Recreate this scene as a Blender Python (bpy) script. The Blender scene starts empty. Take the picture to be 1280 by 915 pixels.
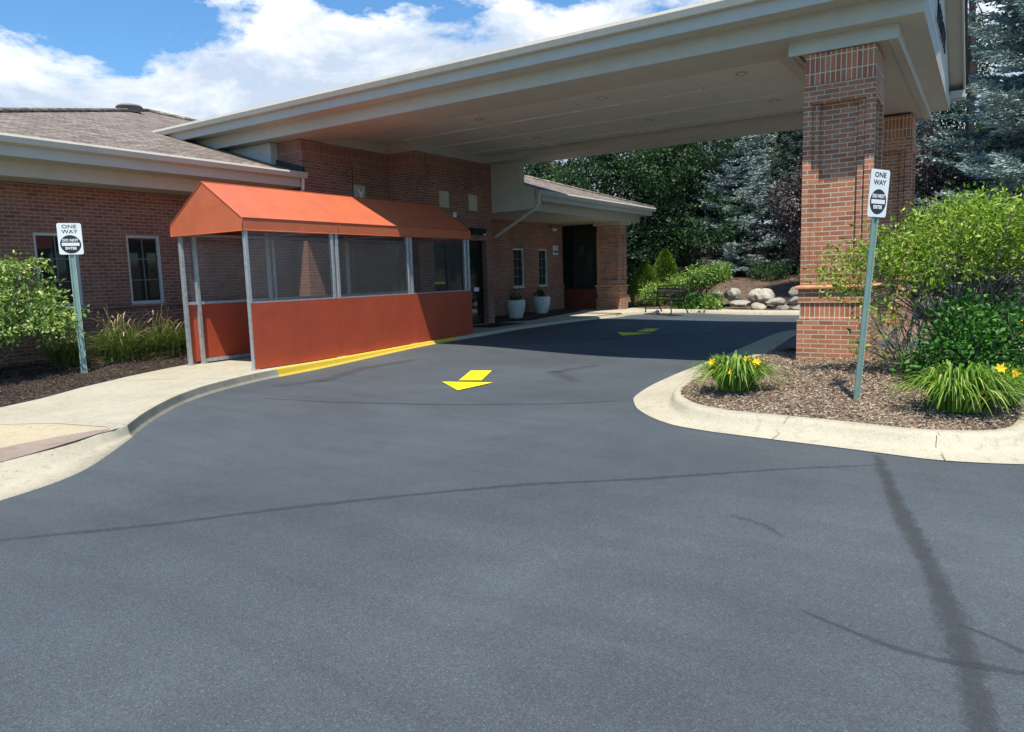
import bpy, math, random
import numpy as np
from mathutils import Vector, Matrix
random.seed(7); RNG = np.random.default_rng(7)
scn = bpy.context.scene
COL = scn.collection
PI = math.pi
rad = math.radians

# ------------------------------------------------------------------ helpers
def S(t):
    t = min(max(t, 0.0), 1.0)
    return t*t*(3-2*t)

def zg(X, Y):
    """height of the asphalt: level near the street, rising gently to the entrance"""
    f = .15*S((X-8)/5)*S((Y-5.5)/4.5)
    g = .11*S((X-13)/6)
    return f + g*(1-f/.15)

def tag(o, label=None, cat=None, group=None, kind=None):
    if label: o['label'] = label
    if cat: o['category'] = cat
    if group: o['group'] = group
    if kind: o['kind'] = kind
    return o

def empty(name, loc=(0, 0, 0), label=None, cat=None, group=None, rz=0):
    o = bpy.data.objects.new(name, None)
    COL.objects.link(o)
    o.location = loc
    o.rotation_euler = (0, 0, rz)
    o.empty_display_size = .2
    return tag(o, label, cat, group)

class MB:
    def __init__(s): s.v = []; s.f = []; s.sm = []
    def add(s, vs, fs, smooth=False):
        b = len(s.v); s.v += [tuple(p) for p in vs]
        for f in fs: s.f.append(tuple(i+b for i in f)); s.sm.append(smooth)
        return s
    def box(s, a, b):
        x0, y0, z0 = [min(a[i], b[i]) for i in range(3)]
        x1, y1, z1 = [max(a[i], b[i]) for i in range(3)]
        s.add([(x0,y0,z0),(x1,y0,z0),(x1,y1,z0),(x0,y1,z0),(x0,y0,z1),(x1,y0,z1),(x1,y1,z1),(x0,y1,z1)],
              [(0,3,2,1),(4,5,6,7),(0,1,5,4),(1,2,6,5),(2,3,7,6),(3,0,4,7)])
        return s
    def obox(s, c, ax, ay, az):
        """box with centre and three half-axis vectors"""
        c = Vector(c); ax = Vector(ax); ay = Vector(ay); az = Vector(az)
        vs = [c+i*ax+j*ay+k*az for k in (-1,1) for (i,j) in ((-1,-1),(1,-1),(1,1),(-1,1))]
        s.add(vs, [(0,3,2,1),(4,5,6,7),(0,1,5,4),(1,2,6,5),(2,3,7,6),(3,0,4,7)])
        return s
    def prism(s, poly, a, b, axis):
        """extrude a 2D polygon along an axis: axis x -> poly in (y,z); y -> (x,z); z -> (x,y)"""
        n = len(poly)
        def P(p, t):
            return (t,p[0],p[1]) if axis == 'x' else (p[0],t,p[1]) if axis == 'y' else (p[0],p[1],t)
        s.add([P(p,a) for p in poly]+[P(p,b) for p in poly],
              [tuple(range(n)), tuple(range(2*n-1,n-1,-1))]+[(i,i+n,(i+1)%n+n,(i+1)%n) for i in range(n)])
        return s
    def tube(s, pts, r, n=8, cap=True, smooth=True):
        pts = [Vector(p) for p in pts]
        rs = r if isinstance(r, (list, tuple)) else [r]*len(pts)
        rings = []
        up = None
        for i, p in enumerate(pts):
            d = (pts[min(i+1,len(pts)-1)]-pts[max(i-1,0)]).normalized()
            if up is None:
                up = Vector((0,0,1)) if abs(d.z) < .9 else Vector((1,0,0))
            a = d.cross(up).normalized(); b = a.cross(d).normalized(); up = b
            rings.append([p+(a*math.cos(2*PI*k/n)+b*math.sin(2*PI*k/n))*rs[i] for k in range(n)])
        vs = [v for R in rings for v in R]
        fs = [(i*n+k, i*n+(k+1)%n, (i+1)*n+(k+1)%n, (i+1)*n+k) for i in range(len(pts)-1) for k in range(n)]
        if cap: fs += [tuple(range(n-1,-1,-1)), tuple((len(pts)-1)*n+k for k in range(n))]
        s.add(vs, fs, smooth)
        return s
    def rect_loft(s, x0, y0, x1, y1, prof):
        """stack of rectangles: prof = [(offset, z)...]"""
        vs = []
        for o, z in prof:
            vs += [(x0-o,y0-o,z),(x1+o,y0-o,z),(x1+o,y1+o,z),(x0-o,y1+o,z)]
        fs = [(i*4+k, i*4+(k+1)%4, (i+1)*4+(k+1)%4, (i+1)*4+k) for i in range(len(prof)-1) for k in range(4)]
        m = len(prof)-1
        fs += [(3,2,1,0), (m*4,m*4+1,m*4+2,m*4+3)]
        s.add(vs, fs); return s
    def lathe(s, prof, c=(0,0,0), n=24, smooth=True):
        vs = [(c[0]+r*math.cos(2*PI*k/n), c[1]+r*math.sin(2*PI*k/n), c[2]+z) for r, z in prof for k in range(n)]
        fs = [(i*n+k, i*n+(k+1)%n, (i+1)*n+(k+1)%n, (i+1)*n+k) for i in range(len(prof)-1) for k in range(n)]
        s.add(vs, fs, smooth); return s
    def build(s, name, mat, parent=None, bevel=0, uv=True):
        me = bpy.data.meshes.new(name)
        me.from_pydata(s.v, [], s.f)
        me.update()
        me.polygons.foreach_set('use_smooth', s.sm)
        if uv:
            L = me.uv_layers.new(name='UVMap')
            n = len(me.loops)
            vi = np.empty(n, dtype=np.int32); me.loops.foreach_get('vertex_index', vi)
            co = np.array(s.v, dtype=np.float32)[vi]
            nr = np.empty(len(me.polygons)*3, dtype=np.float32); me.polygons.foreach_get('normal', nr)
            lt = np.empty(len(me.polygons), dtype=np.int32); me.polygons.foreach_get('loop_total', lt)
            nr = np.repeat(np.abs(nr.reshape(-1,3)), lt, axis=0)
            U = np.where((nr[:,0] > nr[:,1]) & (nr[:,0] > nr[:,2]), co[:,1], co[:,0])
            V = np.where((nr[:,2] > nr[:,1]) & (nr[:,2] > nr[:,0]), co[:,1], co[:,2])
            L.data.foreach_set('uv', np.stack([U,V],1).astype(np.float32).ravel())
        o = bpy.data.objects.new(name, me)
        me.materials.append(mat)
        COL.objects.link(o)
        if parent: o.parent = parent
        if bevel:
            b = o.modifiers.new('Bevel', 'BEVEL'); b.width = bevel; b.segments = 2; b.limit_method = 'ANGLE'
        return o

def np_mesh(name, verts, faces, mat, parent=None, smooth=False):
    """verts (n,3), faces (m,k) arrays"""
    me = bpy.data.meshes.new(name)
    k = faces.shape[1]; m = len(faces)
    me.vertices.add(len(verts)); me.vertices.foreach_set('co', verts.astype(np.float32).ravel())
    me.loops.add(m*k); me.loops.foreach_set('vertex_index', faces.astype(np.int32).ravel())
    me.polygons.add(m)
    me.polygons.foreach_set('loop_start', np.arange(0, m*k, k, dtype=np.int32))
    me.update(calc_edges=True)
    me.polygons.foreach_set('use_smooth', np.full(m, smooth))
    me.validate()
    me.materials.append(mat)
    o = bpy.data.objects.new(name, me)
    COL.objects.link(o)
    if parent: o.parent = parent
    return o

def unit(a): return a/np.maximum(np.linalg.norm(a, axis=1, keepdims=True), 1e-9)

def leaf_arrays(P, D, size, width=.5, fold=.15, rng=RNG):
    """leaves: base P, direction D, two triangles folded on the midrib"""
    n = len(P)
    D = unit(D)
    R = unit(rng.normal(size=(n,3))); Sd = unit(np.cross(D, R)); N = np.cross(Sd, D)
    size = np.asarray(size).reshape(-1,1)*np.ones((n,1))
    w = size*width*.5
    a = P; t = P + D*size
    m = P + D*size*.45
    l = m + Sd*w + N*w*fold*2; r = m - Sd*w + N*w*fold*2
    V = np.stack([a,l,t,r], 1).reshape(-1,3)
    i = np.arange(n)*4
    F = np.concatenate([np.stack([i,i+1,i+2],1), np.stack([i,i+2,i+3],1)])
    return V, F

# ------------------------------------------------------------------ materials
def new_mat(name):
    m = bpy.data.materials.new(name); m.use_nodes = True
    nt = m.node_tree; b = nt.nodes['Principled BSDF']
    return m, nt, b
def nd(nt, typ, **kw):
    n = nt.nodes.new(typ)
    for k, v in kw.items():
        if k in n.inputs: n.inputs[k].default_value = v
        else: setattr(n, k, v)
    return n
def c4(c): return (c[0], c[1], c[2], 1)
def ramp(nt, fac, stops):
    r = nt.nodes.new('ShaderNodeValToRGB')
    e = r.color_ramp.elements
    while len(e) < len(stops): e.new(.5)
    for i, (p, c) in enumerate(stops):
        e[i].position = p; e[i].color = c4(c) if len(c) == 3 else c
    nt.links.new(fac, r.inputs[0]); return r
def mixc(nt, fac, a, b, mode='MIX'):
    m = nt.nodes.new('ShaderNodeMix'); m.data_type = 'RGBA'; m.blend_type = mode
    for sock, v in ((m.inputs[0], fac), (m.inputs[6], a), (m.inputs[7], b)):
        if isinstance(v, (int, float)): sock.default_value = v
        elif isinstance(v, tuple): sock.default_value = c4(v) if len(v) == 3 else v
        else: nt.links.new(v, sock)
    return m.outputs[2]
def noise(nt, scale, vec=None, detail=4, rough=.55, dist=0):
    n = nd(nt, 'ShaderNodeTexNoise', Scale=scale, Detail=detail, Roughness=rough, Distortion=dist)
    if vec is not None: nt.links.new(vec, n.inputs['Vector'])
    return n
def bump(nt, b, height, strength, dist=.01, prev=None):
    n = nd(nt, 'ShaderNodeBump', Strength=strength, Distance=dist)
    nt.links.new(height, n.inputs['Height'])
    if prev is not None: nt.links.new(prev, n.inputs['Normal'])
    nt.links.new(n.outputs[0], b.inputs['Normal']); return n.outputs[0]
def geo_pos(nt): return nt.nodes.new('ShaderNodeNewGeometry').outputs['Position']

def simple(name, col, rough=.6, metal=0, var=.12, scale=6, bumps=.0, bscale=80, spec=.5):
    m, nt, b = new_mat(name)
    p = geo_pos(nt)
    n = noise(nt, scale, p, 5)
    dark = tuple(c*(1-var) for c in col); lite = tuple(min(1, c*(1+var)) for c in col)
    r = ramp(nt, n.outputs['Fac'], [(.3, dark), (.7, lite)])
    nt.links.new(r.outputs[0], b.inputs['Base Color'])
    b.inputs['Roughness'].default_value = rough; b.inputs['Metallic'].default_value = metal
    b.inputs['Specular IOR Level'].default_value = spec
    if bumps:
        n2 = noise(nt, bscale, p, 3)
        bump(nt, b, n2.outputs['Fac'], bumps, .01)
    return m

def brick_mat(name, c1, c2, c3, mortar, bw=.203, rh=.0677, mo=.0055, soldier=False, rusty=False):
    m, nt, b = new_mat(name)
    uv = nt.nodes.new('ShaderNodeUVMap')
    vec = uv.outputs[0]
    br = nt.nodes.new('ShaderNodeTexBrick')
    br.offset = 0 if soldier else .5
    br.inputs['Scale'].default_value = 1
    br.inputs['Mortar Size'].default_value = mo
    br.inputs['Mortar Smooth'].default_value = .15
    br.inputs['Bias'].default_value = 0
    br.inputs['Brick Width'].default_value = .0677 if soldier else bw
    br.inputs['Row Height'].default_value = .215 if soldier else rh
    br.inputs['Color1'].default_value = c4(c1); br.inputs['Color2'].default_value = c4(c2)
    br.inputs['Mortar'].default_value = c4(mortar)
    nt.links.new(vec, br.inputs['Vector'])
    p = geo_pos(nt)
    # second brick lookup gives some bricks a third, darker tone
    br2 = nt.nodes.new('ShaderNodeTexBrick')
    for k in ('Scale','Mortar Size','Mortar Smooth','Brick Width','Row Height'): br2.inputs[k].default_value = br.inputs[k].default_value
    br2.offset = br.offset; br2.inputs['Bias'].default_value = -.45
    br2.inputs['Color1'].default_value = (1,1,1,1); br2.inputs['Color2'].default_value = c4(c3)
    br2.inputs['Mortar'].default_value = (1,1,1,1)
    mp = nd(nt, 'ShaderNodeVectorMath'); mp.operation = 'ADD'
    nt.links.new(vec, mp.inputs[0]); mp.inputs[1].default_value = ((.0677 if soldier else bw)*38, (.215 if soldier else rh)*54, 0)
    nt.links.new(mp.outputs[0], br2.inputs['Vector'])
    col = mixc(nt, 1.0, br.outputs['Color'], br2.outputs['Color'], 'MULTIPLY')
    n1 = noise(nt, 60, p, 5, .7); r1 = ramp(nt, n1.outputs['Fac'], [(.3,(.72,.72,.72)),(.7,(1.15,1.15,1.15))])
    col = mixc(nt, .8, col, r1.outputs[0], 'MULTIPLY')
    n2 = noise(nt, 1.3, p, 5); r2 = ramp(nt, n2.outputs['Fac'], [(.3,(.74,.72,.72)),(.5,(1,1,1)),(.72,(1.16,1.14,1.10))])
    col = mixc(nt, .8, col, r2.outputs[0], 'MULTIPLY')
    nt.links.new(col, b.inputs['Base Color'])
    b.inputs['Roughness'].default_value = .85
    inv = nd(nt, 'ShaderNodeMath'); inv.operation = 'SUBTRACT'; inv.inputs[0].default_value = 1
    nt.links.new(br.outputs['Fac'], inv.inputs[1])
    bn = bump(nt, b, inv.outputs[0], .9, .006)
    bump(nt, b, n1.outputs['Fac'], .4, .004, bn)
    return m

def siding_mat():
    m, nt, b = new_mat('lap_siding')
    b.inputs['Base Color'].default_value = (.60,.58,.52,1); b.inputs['Roughness'].default_value = .5
    p = geo_pos(nt); sp_ = nt.nodes.new('ShaderNodeSeparateXYZ'); nt.links.new(p, sp_.inputs[0])
    m1 = nd(nt, 'ShaderNodeMath'); m1.operation = 'MULTIPLY'; m1.inputs[1].default_value = 8.0; nt.links.new(sp_.outputs[2], m1.inputs[0])
    m2 = nd(nt, 'ShaderNodeMath'); m2.operation = 'FRACT'; nt.links.new(m1.outputs[0], m2.inputs[0])
    r = ramp(nt, m2.outputs[0], [(0,(.12,.12,.11)),(.10,(.12,.12,.11)),(.14,(.60,.58,.52)),(1,(.60,.58,.52))]); nt.links.new(r.outputs[0], b.inputs['Base Color'])
    bump(nt, b, m2.outputs[0], .6, .02)
    return m
M = {}
M['brick'] = brick_mat('brick', (.345,.135,.090), (.25,.090,.065), (.60,.58,.58), (.36,.30,.24), mo=.0075)  # same brick as the pillars, darkened: the walls' shade is in the colour
M['soldier'] = brick_mat('brick_soldier_shaded_tone', (.36,.140,.092), (.26,.094,.066), (.7,.66,.64), (.38,.315,.25), soldier=True, mo=.0075)  # soldier bricks darkened the same way for the shaded walls
M['brick_lit'] = brick_mat('pillar_brick_sunlit_tone', (.51,.205,.105), (.36,.125,.068), (.50,.47,.46), (.52,.46,.35), mo=.0075)  # lighter copy of the wall brick, sunlight on the pillars painted in
M['soldier_lit'] = brick_mat('pillar_soldier_sunlit_tone', (.53,.20,.095), (.38,.125,.07), (.66,.60,.58), (.62,.56,.43), soldier=True, mo=.0075)  # soldier bricks of the pillars, brightened in colour as if sunlit
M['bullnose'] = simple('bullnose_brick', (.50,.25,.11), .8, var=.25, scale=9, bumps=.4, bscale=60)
M['trim'] = simple('painted_trim', (.475,.455,.395), .55, var=.05, scale=3, bumps=.08, bscale=25)
M['ceiling'] = simple('ceiling_panel', (.63,.62,.54), .7, var=.04, scale=2, bumps=.15, bscale=90)
M['ridge_metal'] = simple('gutter_metal', (.52,.48,.40), .4, var=.06, scale=4)
M['black'] = simple('black_metal', (.012,.012,.013), .45, metal=.3, var=.2, scale=30)
M['dark_frame'] = simple('dark_frame', (.012,.013,.013), .35, var=.1)
M['galv'] = simple('galvanised_steel', (.50,.53,.55), .42, metal=.55, var=.18, scale=14)
M['white_frame'] = simple('window_frame', (.52,.52,.49), .5, var=.05)
M['cream'] = simple('cream_plaque', (.50,.46,.36), .6, var=.08)
M['concrete_pot'] = simple('pot', (.50,.52,.50), .7, var=.1, scale=15, bumps=.2)
M['sticker'] = simple('white_sticker', (.8,.8,.8), .5)
M['yellow_tape'] = simple('yellow_tape', (.75,.62,.04), .5)
M['sign_white'] = simple('sign_white', (.80,.81,.80), .35, var=.03)
M['sign_black'] = simple('sign_black', (.02,.02,.022), .4)
M['sign_green'] = simple('green_post', (.20,.31,.27), .55, metal=.0, var=.10, scale=5)
M['bark'] = simple('bark', (.11,.085,.065), .9, var=.35, scale=30, bumps=.5, bscale=60)
M['bark_grey'] = simple('bark_grey', (.17,.14,.12), .9, var=.35, scale=40, bumps=.5, bscale=70)
M['bin_blue'] = simple('blue_bin', (.012,.016,.035), .5)
M['soil'] = simple('soil', (.03,.02,.015), .95, var=.4, scale=60)
M['rubber_mat'] = simple('rubber_mat', (.012,.012,.013), .9)
M['rock'] = None
def holes_mat():
    m, nt, b = new_mat('post_hole_row'); b.inputs['Roughness'].default_value = .6
    p = geo_pos(nt); sp_ = nt.nodes.new('ShaderNodeSeparateXYZ'); nt.links.new(p, sp_.inputs[0])
    m1 = nd(nt, 'ShaderNodeMath'); m1.operation = 'MULTIPLY'; m1.inputs[1].default_value = 26.0; nt.links.new(sp_.outputs[2], m1.inputs[0])
    m2 = nd(nt, 'ShaderNodeMath'); m2.operation = 'FRACT'; nt.links.new(m1.outputs[0], m2.inputs[0])
    r = ramp(nt, m2.outputs[0], [(.42,(.20,.31,.27)),(.5,(.62,.66,.60))]); nt.links.new(r.outputs[0], b.inputs['Base Color'])
    return m
M['hole_row'] = holes_mat()
M['cream_lt'] = simple('cream_joint', (.66,.64,.56), .6)
M['siding'] = siding_mat()
M['vent_grey'] = simple('vent_grey', (.20,.19,.18), .6)
M['maroon'] = simple('maroon_panel', (.16,.028,.018), .6, var=.1)
M['lamp_glass'] = simple('lamp_glass', (.7,.7,.66), .3)
M['petal_yellow'] = simple('petal_yellow', (.85,.55,.02), .5, var=.15, scale=20)
M['petal_white'] = simple('petal_white', (.8,.75,.6), .5)
M['letter_black'] = simple('letter_black', (.012,.012,.012), .5)
M['flash'] = simple('roof_flashing', (.02,.02,.022), .5)

def _x(): pass
def fabric(name, col, seams=None, rough=.75):
    m, nt, b = new_mat(name)
    p = geo_pos(nt)
    n = noise(nt, 2.2, p, 5, .6); r = ramp(nt, n.outputs['Fac'], [(.25, tuple(c*.86 for c in col)), (.75, tuple(c*1.06 for c in col))])
    # faint vertical streaks
    mp = nd(nt, 'ShaderNodeMapping'); mp.inputs['Scale'].default_value = (5,5,.5); nt.links.new(p, mp.inputs[0])
    n2 = noise(nt, 1.5, mp.outputs[0], 4); r2 = ramp(nt, n2.outputs['Fac'], [(.3,(.965,.965,.965)),(.7,(1.015,1.015,1.015))])
    col_ = mixc(nt, 1, r.outputs[0], r2.outputs[0], 'MULTIPLY')
    nt.links.new(col_, b.inputs['Base Color'])
    b.inputs['Roughness'].default_value = rough
    b.inputs['Sheen Weight'].default_value = .03; b.inputs['Sheen Roughness'].default_value = .4; b.inputs['Specular IOR Level'].default_value = .6
    n3 = noise(nt, 2.6, p, 5, .55, .6); bump(nt, b, n3.outputs['Fac'], .16, .05)
    return m
M['orange'] = fabric('orange_fabric_shaded_tone', (.43,.064,.022), rough=.6)  # same cloth as the roof, darker: weaker sun on the sides painted in
M['orange_roof'] = fabric('orange_fabric_sunlit_tone', (.56,.135,.058), rough=.55)  # lighter copy of the panel cloth; steep sun on the roof painted in

# clear vinyl
def vinyl():
    m = bpy.data.materials.new('clear_vinyl'); m.use_nodes = True; nt = m.node_tree; nt.nodes.clear()
    out = nt.nodes.new('ShaderNodeOutputMaterial')
    t = nd(nt, 'ShaderNodeBsdfTransparent'); t.inputs[0].default_value = (.95,.945,.94,1)
    d = nd(nt, 'ShaderNodeBsdfDiffuse'); d.inputs[0].default_value = (.42,.42,.42,1)
    g = nd(nt, 'ShaderNodeBsdfGlossy'); g.inputs['Roughness'].default_value = .12; g.inputs[0].default_value = (.8,.85,.9,1)
    p = geo_pos(nt); n = noise(nt, 3.5, p, 5, .6)
    bp = nd(nt, 'ShaderNodeBump', Strength=.25, Distance=.05); nt.links.new(n.outputs[0], bp.inputs['Height'])
    nt.links.new(bp.outputs[0], g.inputs['Normal'])
    m1 = nd(nt, 'ShaderNodeMixShader'); m1.inputs[0].default_value = .07
    nt.links.new(t.outputs[0], m1.inputs[1]); nt.links.new(d.outputs[0], m1.inputs[2])
    f = nd(nt, 'ShaderNodeFresnel', IOR=1.35)
    m2 = nd(nt, 'ShaderNodeMixShader'); nt.links.new(f.outputs[0], m2.inputs[0])
    nt.links.new(m1.outputs[0], m2.inputs[1]); nt.links.new(g.outputs[0], m2.inputs[2])
    nt.links.new(m2.outputs[0], out.inputs[0]); return m
M['vinyl'] = vinyl()

def glass_dark():
    m, nt, b = new_mat('dark_window_glass')
    b.inputs['Base Color'].default_value = (.018,.024,.022,1); b.inputs['Roughness'].default_value = .04
    b.inputs['Specular IOR Level'].default_value = .5
    n = noise(nt, 1.5, geo_pos(nt), 2); bump(nt, b, n.outputs[0], .02, .05)
    return m
M['glass'] = glass_dark()

def shingle():
    m, nt, b = new_mat('asphalt_shingle')
    uv = nt.nodes.new('ShaderNodeUVMap'); p = geo_pos(nt)
    nz = noise(nt, 5, p, 3)
    ds = nd(nt, 'ShaderNodeVectorMath'); ds.operation = 'SCALE'; ds.inputs[3].default_value = .10
    nt.links.new(nz.outputs['Color'], ds.inputs[0])
    ad = nd(nt, 'ShaderNodeVectorMath'); ad.operation = 'ADD'; nt.links.new(uv.outputs[0], ad.inputs[0]); nt.links.new(ds.outputs[0], ad.inputs[1])
    br = nt.nodes.new('ShaderNodeTexBrick'); br.offset = .37
    for k, v in (('Scale',1),('Mortar Size',.012),('Mortar Smooth',.6),('Bias',0),('Brick Width',.26),('Row Height',.13)): br.inputs[k].default_value = v
    br.inputs['Color1'].default_value = (.30,.245,.20,1); br.inputs['Color2'].default_value = (.14,.11,.095,1); br.inputs['Mortar'].default_value = (.055,.045,.04,1)
    nt.links.new(ad.outputs[0], br.inputs['Vector'])
    n = noise(nt, 14, p, 6, .75); r = ramp(nt, n.outputs['Fac'], [(.32,(.5,.5,.5)),(.66,(1.45,1.42,1.38))])
    c = mixc(nt, 1, br.outputs['Color'], r.outputs[0], 'MULTIPLY')
    nt.links.new(c, b.inputs['Base Color']); b.inputs['Roughness'].default_value = .95
    inv = nd(nt, 'ShaderNodeMath'); inv.operation = 'SUBTRACT'; inv.inputs[0].default_value = 1; nt.links.new(br.outputs['Fac'], inv.inputs[1])
    bn = bump(nt, b, inv.outputs[0], .8, .02); bump(nt, b, n.outputs['Fac'], .5, .02, bn)
    return m
M['shingle'] = shingle()

def asphalt():
    m, nt, b = new_mat('sealed_asphalt')
    p = geo_pos(nt)
    big = noise(nt, .35, p, 5, .6, .4)
    r1 = ramp(nt, big.outputs['Fac'], [(.30,(.061,.073,.085)),(.52,(.077,.091,.104)),(.72,(.094,.109,.123))])
    med = noise(nt, 2.2, p, 6, .65, .5); r2 = ramp(nt, med.outputs['Fac'], [(.33,(.94,.94,.94)),(.62,(1.03,1.03,1.03))])
    c = mixc(nt, 1, r1.outputs[0], r2.outputs[0], 'MULTIPLY')
    # brushed sealer streaks running along the drive
    mp = nd(nt, 'ShaderNodeMapping'); mp.inputs['Rotation'].default_value = (0,0,-.5); mp.inputs['Scale'].default_value = (1,.12,1); nt.links.new(p, mp.inputs[0])
    st = noise(nt, 3.5, mp.outputs[0], 5, .6, .6); r3 = ramp(nt, st.outputs['Fac'], [(.38,(.91,.91,.91)),(.6,(1.03,1.03,1.03))])
    c = mixc(nt, .8, c, r3.outputs[0], 'MULTIPLY')
    vo = nd(nt, 'ShaderNodeTexVoronoi', Scale=165); nt.links.new(p, vo.inputs['Vector'])
    rv = ramp(nt, vo.outputs['Color'], [(.10,(.58,.58,.58)),(.80,(1.28,1.28,1.28)),(.97,(2.1,2.1,2.05))])
    c = mixc(nt, .75, c, rv.outputs[0], 'MULTIPLY')
    fine = noise(nt, 420, p, 2, .6); rf = ramp(nt, fine.outputs['Fac'], [(.35,(.72,.72,.72)),(.68,(1.35,1.35,1.35))])
    c = mixc(nt, .7, c, rf.outputs[0], 'MULTIPLY')
    # scattered pale flecks
    v2 = nd(nt, 'ShaderNodeTexVoronoi', Scale=7); nt.links.new(p, v2.inputs['Vector'])
    rs = ramp(nt, v2.outputs['Distance'], [(.0,(1,1,1)),(.045,(0,0,0))])
    n5 = noise(nt, 1.1, p, 3); rk = ramp(nt, n5.outputs['Fac'], [(.55,(0,0,0)),(.7,(.6,.6,.6))])
    k = mixc(nt, 1, rs.outputs[0], rk.outputs[0], 'MULTIPLY')
    c = mixc(nt, k, c, (.35,.35,.34))
    nt.links.new(c, b.inputs['Base Color'])
    b.inputs['Roughness'].default_value = .62; b.inputs['Specular IOR Level'].default_value = .45
    hb = nd(nt, 'ShaderNodeMath'); hb.operation = 'ADD'
    nt.links.new(vo.outputs['Distance'], hb.inputs[0]); nt.links.new(fine.outputs['Fac'], hb.inputs[1])
    bn = bump(nt, b, hb.outputs[0], .55, .006)
    bump(nt, b, med.outputs['Fac'], .15, .02, bn)
    return m
M['asphalt'] = asphalt()

def crackseal(name, col, amax):
    m, nt, b = new_mat(name)
    p = geo_pos(nt)
    vo = nd(nt, 'ShaderNodeTexVoronoi', Scale=135); nt.links.new(p, vo.inputs['Vector'])
    r = ramp(nt, vo.outputs['Color'], [(.1, tuple(c*.8 for c in col)), (.9, tuple(c*1.2 for c in col))])
    nt.links.new(r.outputs[0], b.inputs['Base Color']); b.inputs['Roughness'].default_value = .5
    uv = nt.nodes.new('ShaderNodeUVMap'); sx = nt.nodes.new('ShaderNodeSeparateXYZ'); nt.links.new(uv.outputs[0], sx.inputs[0])
    d = nd(nt, 'ShaderNodeMath'); d.operation = 'SUBTRACT'; d.inputs[1].default_value = .5; nt.links.new(sx.outputs[1], d.inputs[0])
    a = nd(nt, 'ShaderNodeMath'); a.operation = 'ABSOLUTE'; nt.links.new(d.outputs[0], a.inputs[0])
    n2 = noise(nt, 9, p, 9, .82)
    k = nd(nt, 'ShaderNodeMath'); k.operation = 'MULTIPLY_ADD'; k.inputs[1].default_value = .85; nt.links.new(n2.outputs['Fac'], k.inputs[0])
    e = nd(nt, 'ShaderNodeMath'); e.operation = 'SUBTRACT'; e.inputs[1].default_value = .5; nt.links.new(sx.outputs[0], e.inputs[0])
    e2 = nd(nt, 'ShaderNodeMath'); e2.operation = 'POWER'; e2.inputs[1].default_value = 6; ea = nd(nt, 'ShaderNodeMath'); ea.operation = 'ABSOLUTE'; nt.links.new(e.outputs[0], ea.inputs[0]); nt.links.new(ea.outputs[0], e2.inputs[0])
    e3 = nd(nt, 'ShaderNodeMath'); e3.operation = 'MULTIPLY_ADD'; e3.inputs[1].default_value = 10; nt.links.new(e2.outputs[0], e3.inputs[0]); nt.links.new(a.outputs[0], e3.inputs[2])
    nt.links.new(e3.outputs[0], k.inputs[2])
    ra = ramp(nt, k.outputs[0], [(.52,(amax,)*3),(.74,(0,0,0))])
    nt.links.new(ra.outputs[0], b.inputs['Alpha'])
    return m
M['crack'] = crackseal('crack_sealer', (.060,.063,.066), .50)
M['crack_soft'] = crackseal('old_crack_sealer', (.058,.063,.068), .42)
M['stain'] = crackseal('sealer_stain', (.055,.060,.068), .26)

def concrete(name, col, joints=True, stain=.12):
    m, nt, b = new_mat(name)
    p = geo_pos(nt)
    n1 = noise(nt, 1.2, p, 5, .6); r1 = ramp(nt, n1.outputs['Fac'], [(.3, tuple(c*(1-stain) for c in col)), (.7, tuple(c*(1+stain*.5) for c in col))])
    n2 = noise(nt, 90, p, 5, .8); r2 = ramp(nt, n2.outputs['Fac'], [(.35,(.68,.67,.64)),(.65,(1.16,1.16,1.16))])
    c = mixc(nt, .9, r1.outputs[0], r2.outputs[0], 'MULTIPLY')
    n3 = noise(nt, 9, p, 6, .75); r3 = ramp(nt, n3.outputs['Fac'], [(.30,(.66,.63,.56)),(.47,(1,1,1))])
    c = mixc(nt, .9, c, r3.outputs[0], 'MULTIPLY')
    vo = nd(nt, 'ShaderNodeTexVoronoi', Scale=9); nt.links.new(p, vo.inputs['Vector'])
    rs = ramp(nt, vo.outputs['Distance'], [(.0,(.12,.11,.10)),(.07,(.2,.18,.16)),(.10,(1,1,1))])
    n6 = noise(nt, 2.3, p, 2); r6 = ramp(nt, n6.outputs['Fac'], [(.52,(0,0,0)),(.60,(.75,.75,.75))])
    c = mixc(nt, r6.outputs[0], c, mixc(nt, 1, c, rs.outputs[0], 'MULTIPLY'))
    nt.links.new(c, b.inputs['Base Color']); b.inputs['Roughness'].default_value = .9
    bn = bump(nt, b, n2.outputs['Fac'], .45, .006); bump(nt, b, n3.outputs['Fac'], .25, .012, bn)
    return m
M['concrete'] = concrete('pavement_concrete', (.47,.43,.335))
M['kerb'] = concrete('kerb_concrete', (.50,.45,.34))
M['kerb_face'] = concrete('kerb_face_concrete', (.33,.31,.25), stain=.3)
M['pink'] = concrete('tactile_brick', (.37,.285,.235), stain=.3)
M['warm_concrete'] = concrete('ramp_concrete', (.52,.44,.30))

def paint(name, col):
    m, nt, b = new_mat(name)
    p = geo_pos(nt)
    n = noise(nt, 25, p, 6, .7); r = ramp(nt, n.outputs['Fac'], [(.30, tuple(c*.55 for c in col)), (.40, tuple(c*.9 for c in col)), (.5, col)])
    nt.links.new(r.outputs[0], b.inputs['Base Color']); b.inputs['Roughness'].default_value = .6
    n2 = noise(nt, 160, p, 3); bump(nt, b, n2.outputs['Fac'], .35, .005)
    return m
M['yellow'] = paint('yellow_paint', (.85,.74,.012))
M['kerb_yellow'] = paint('kerb_yellow_paint', (.70,.48,.05))

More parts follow.
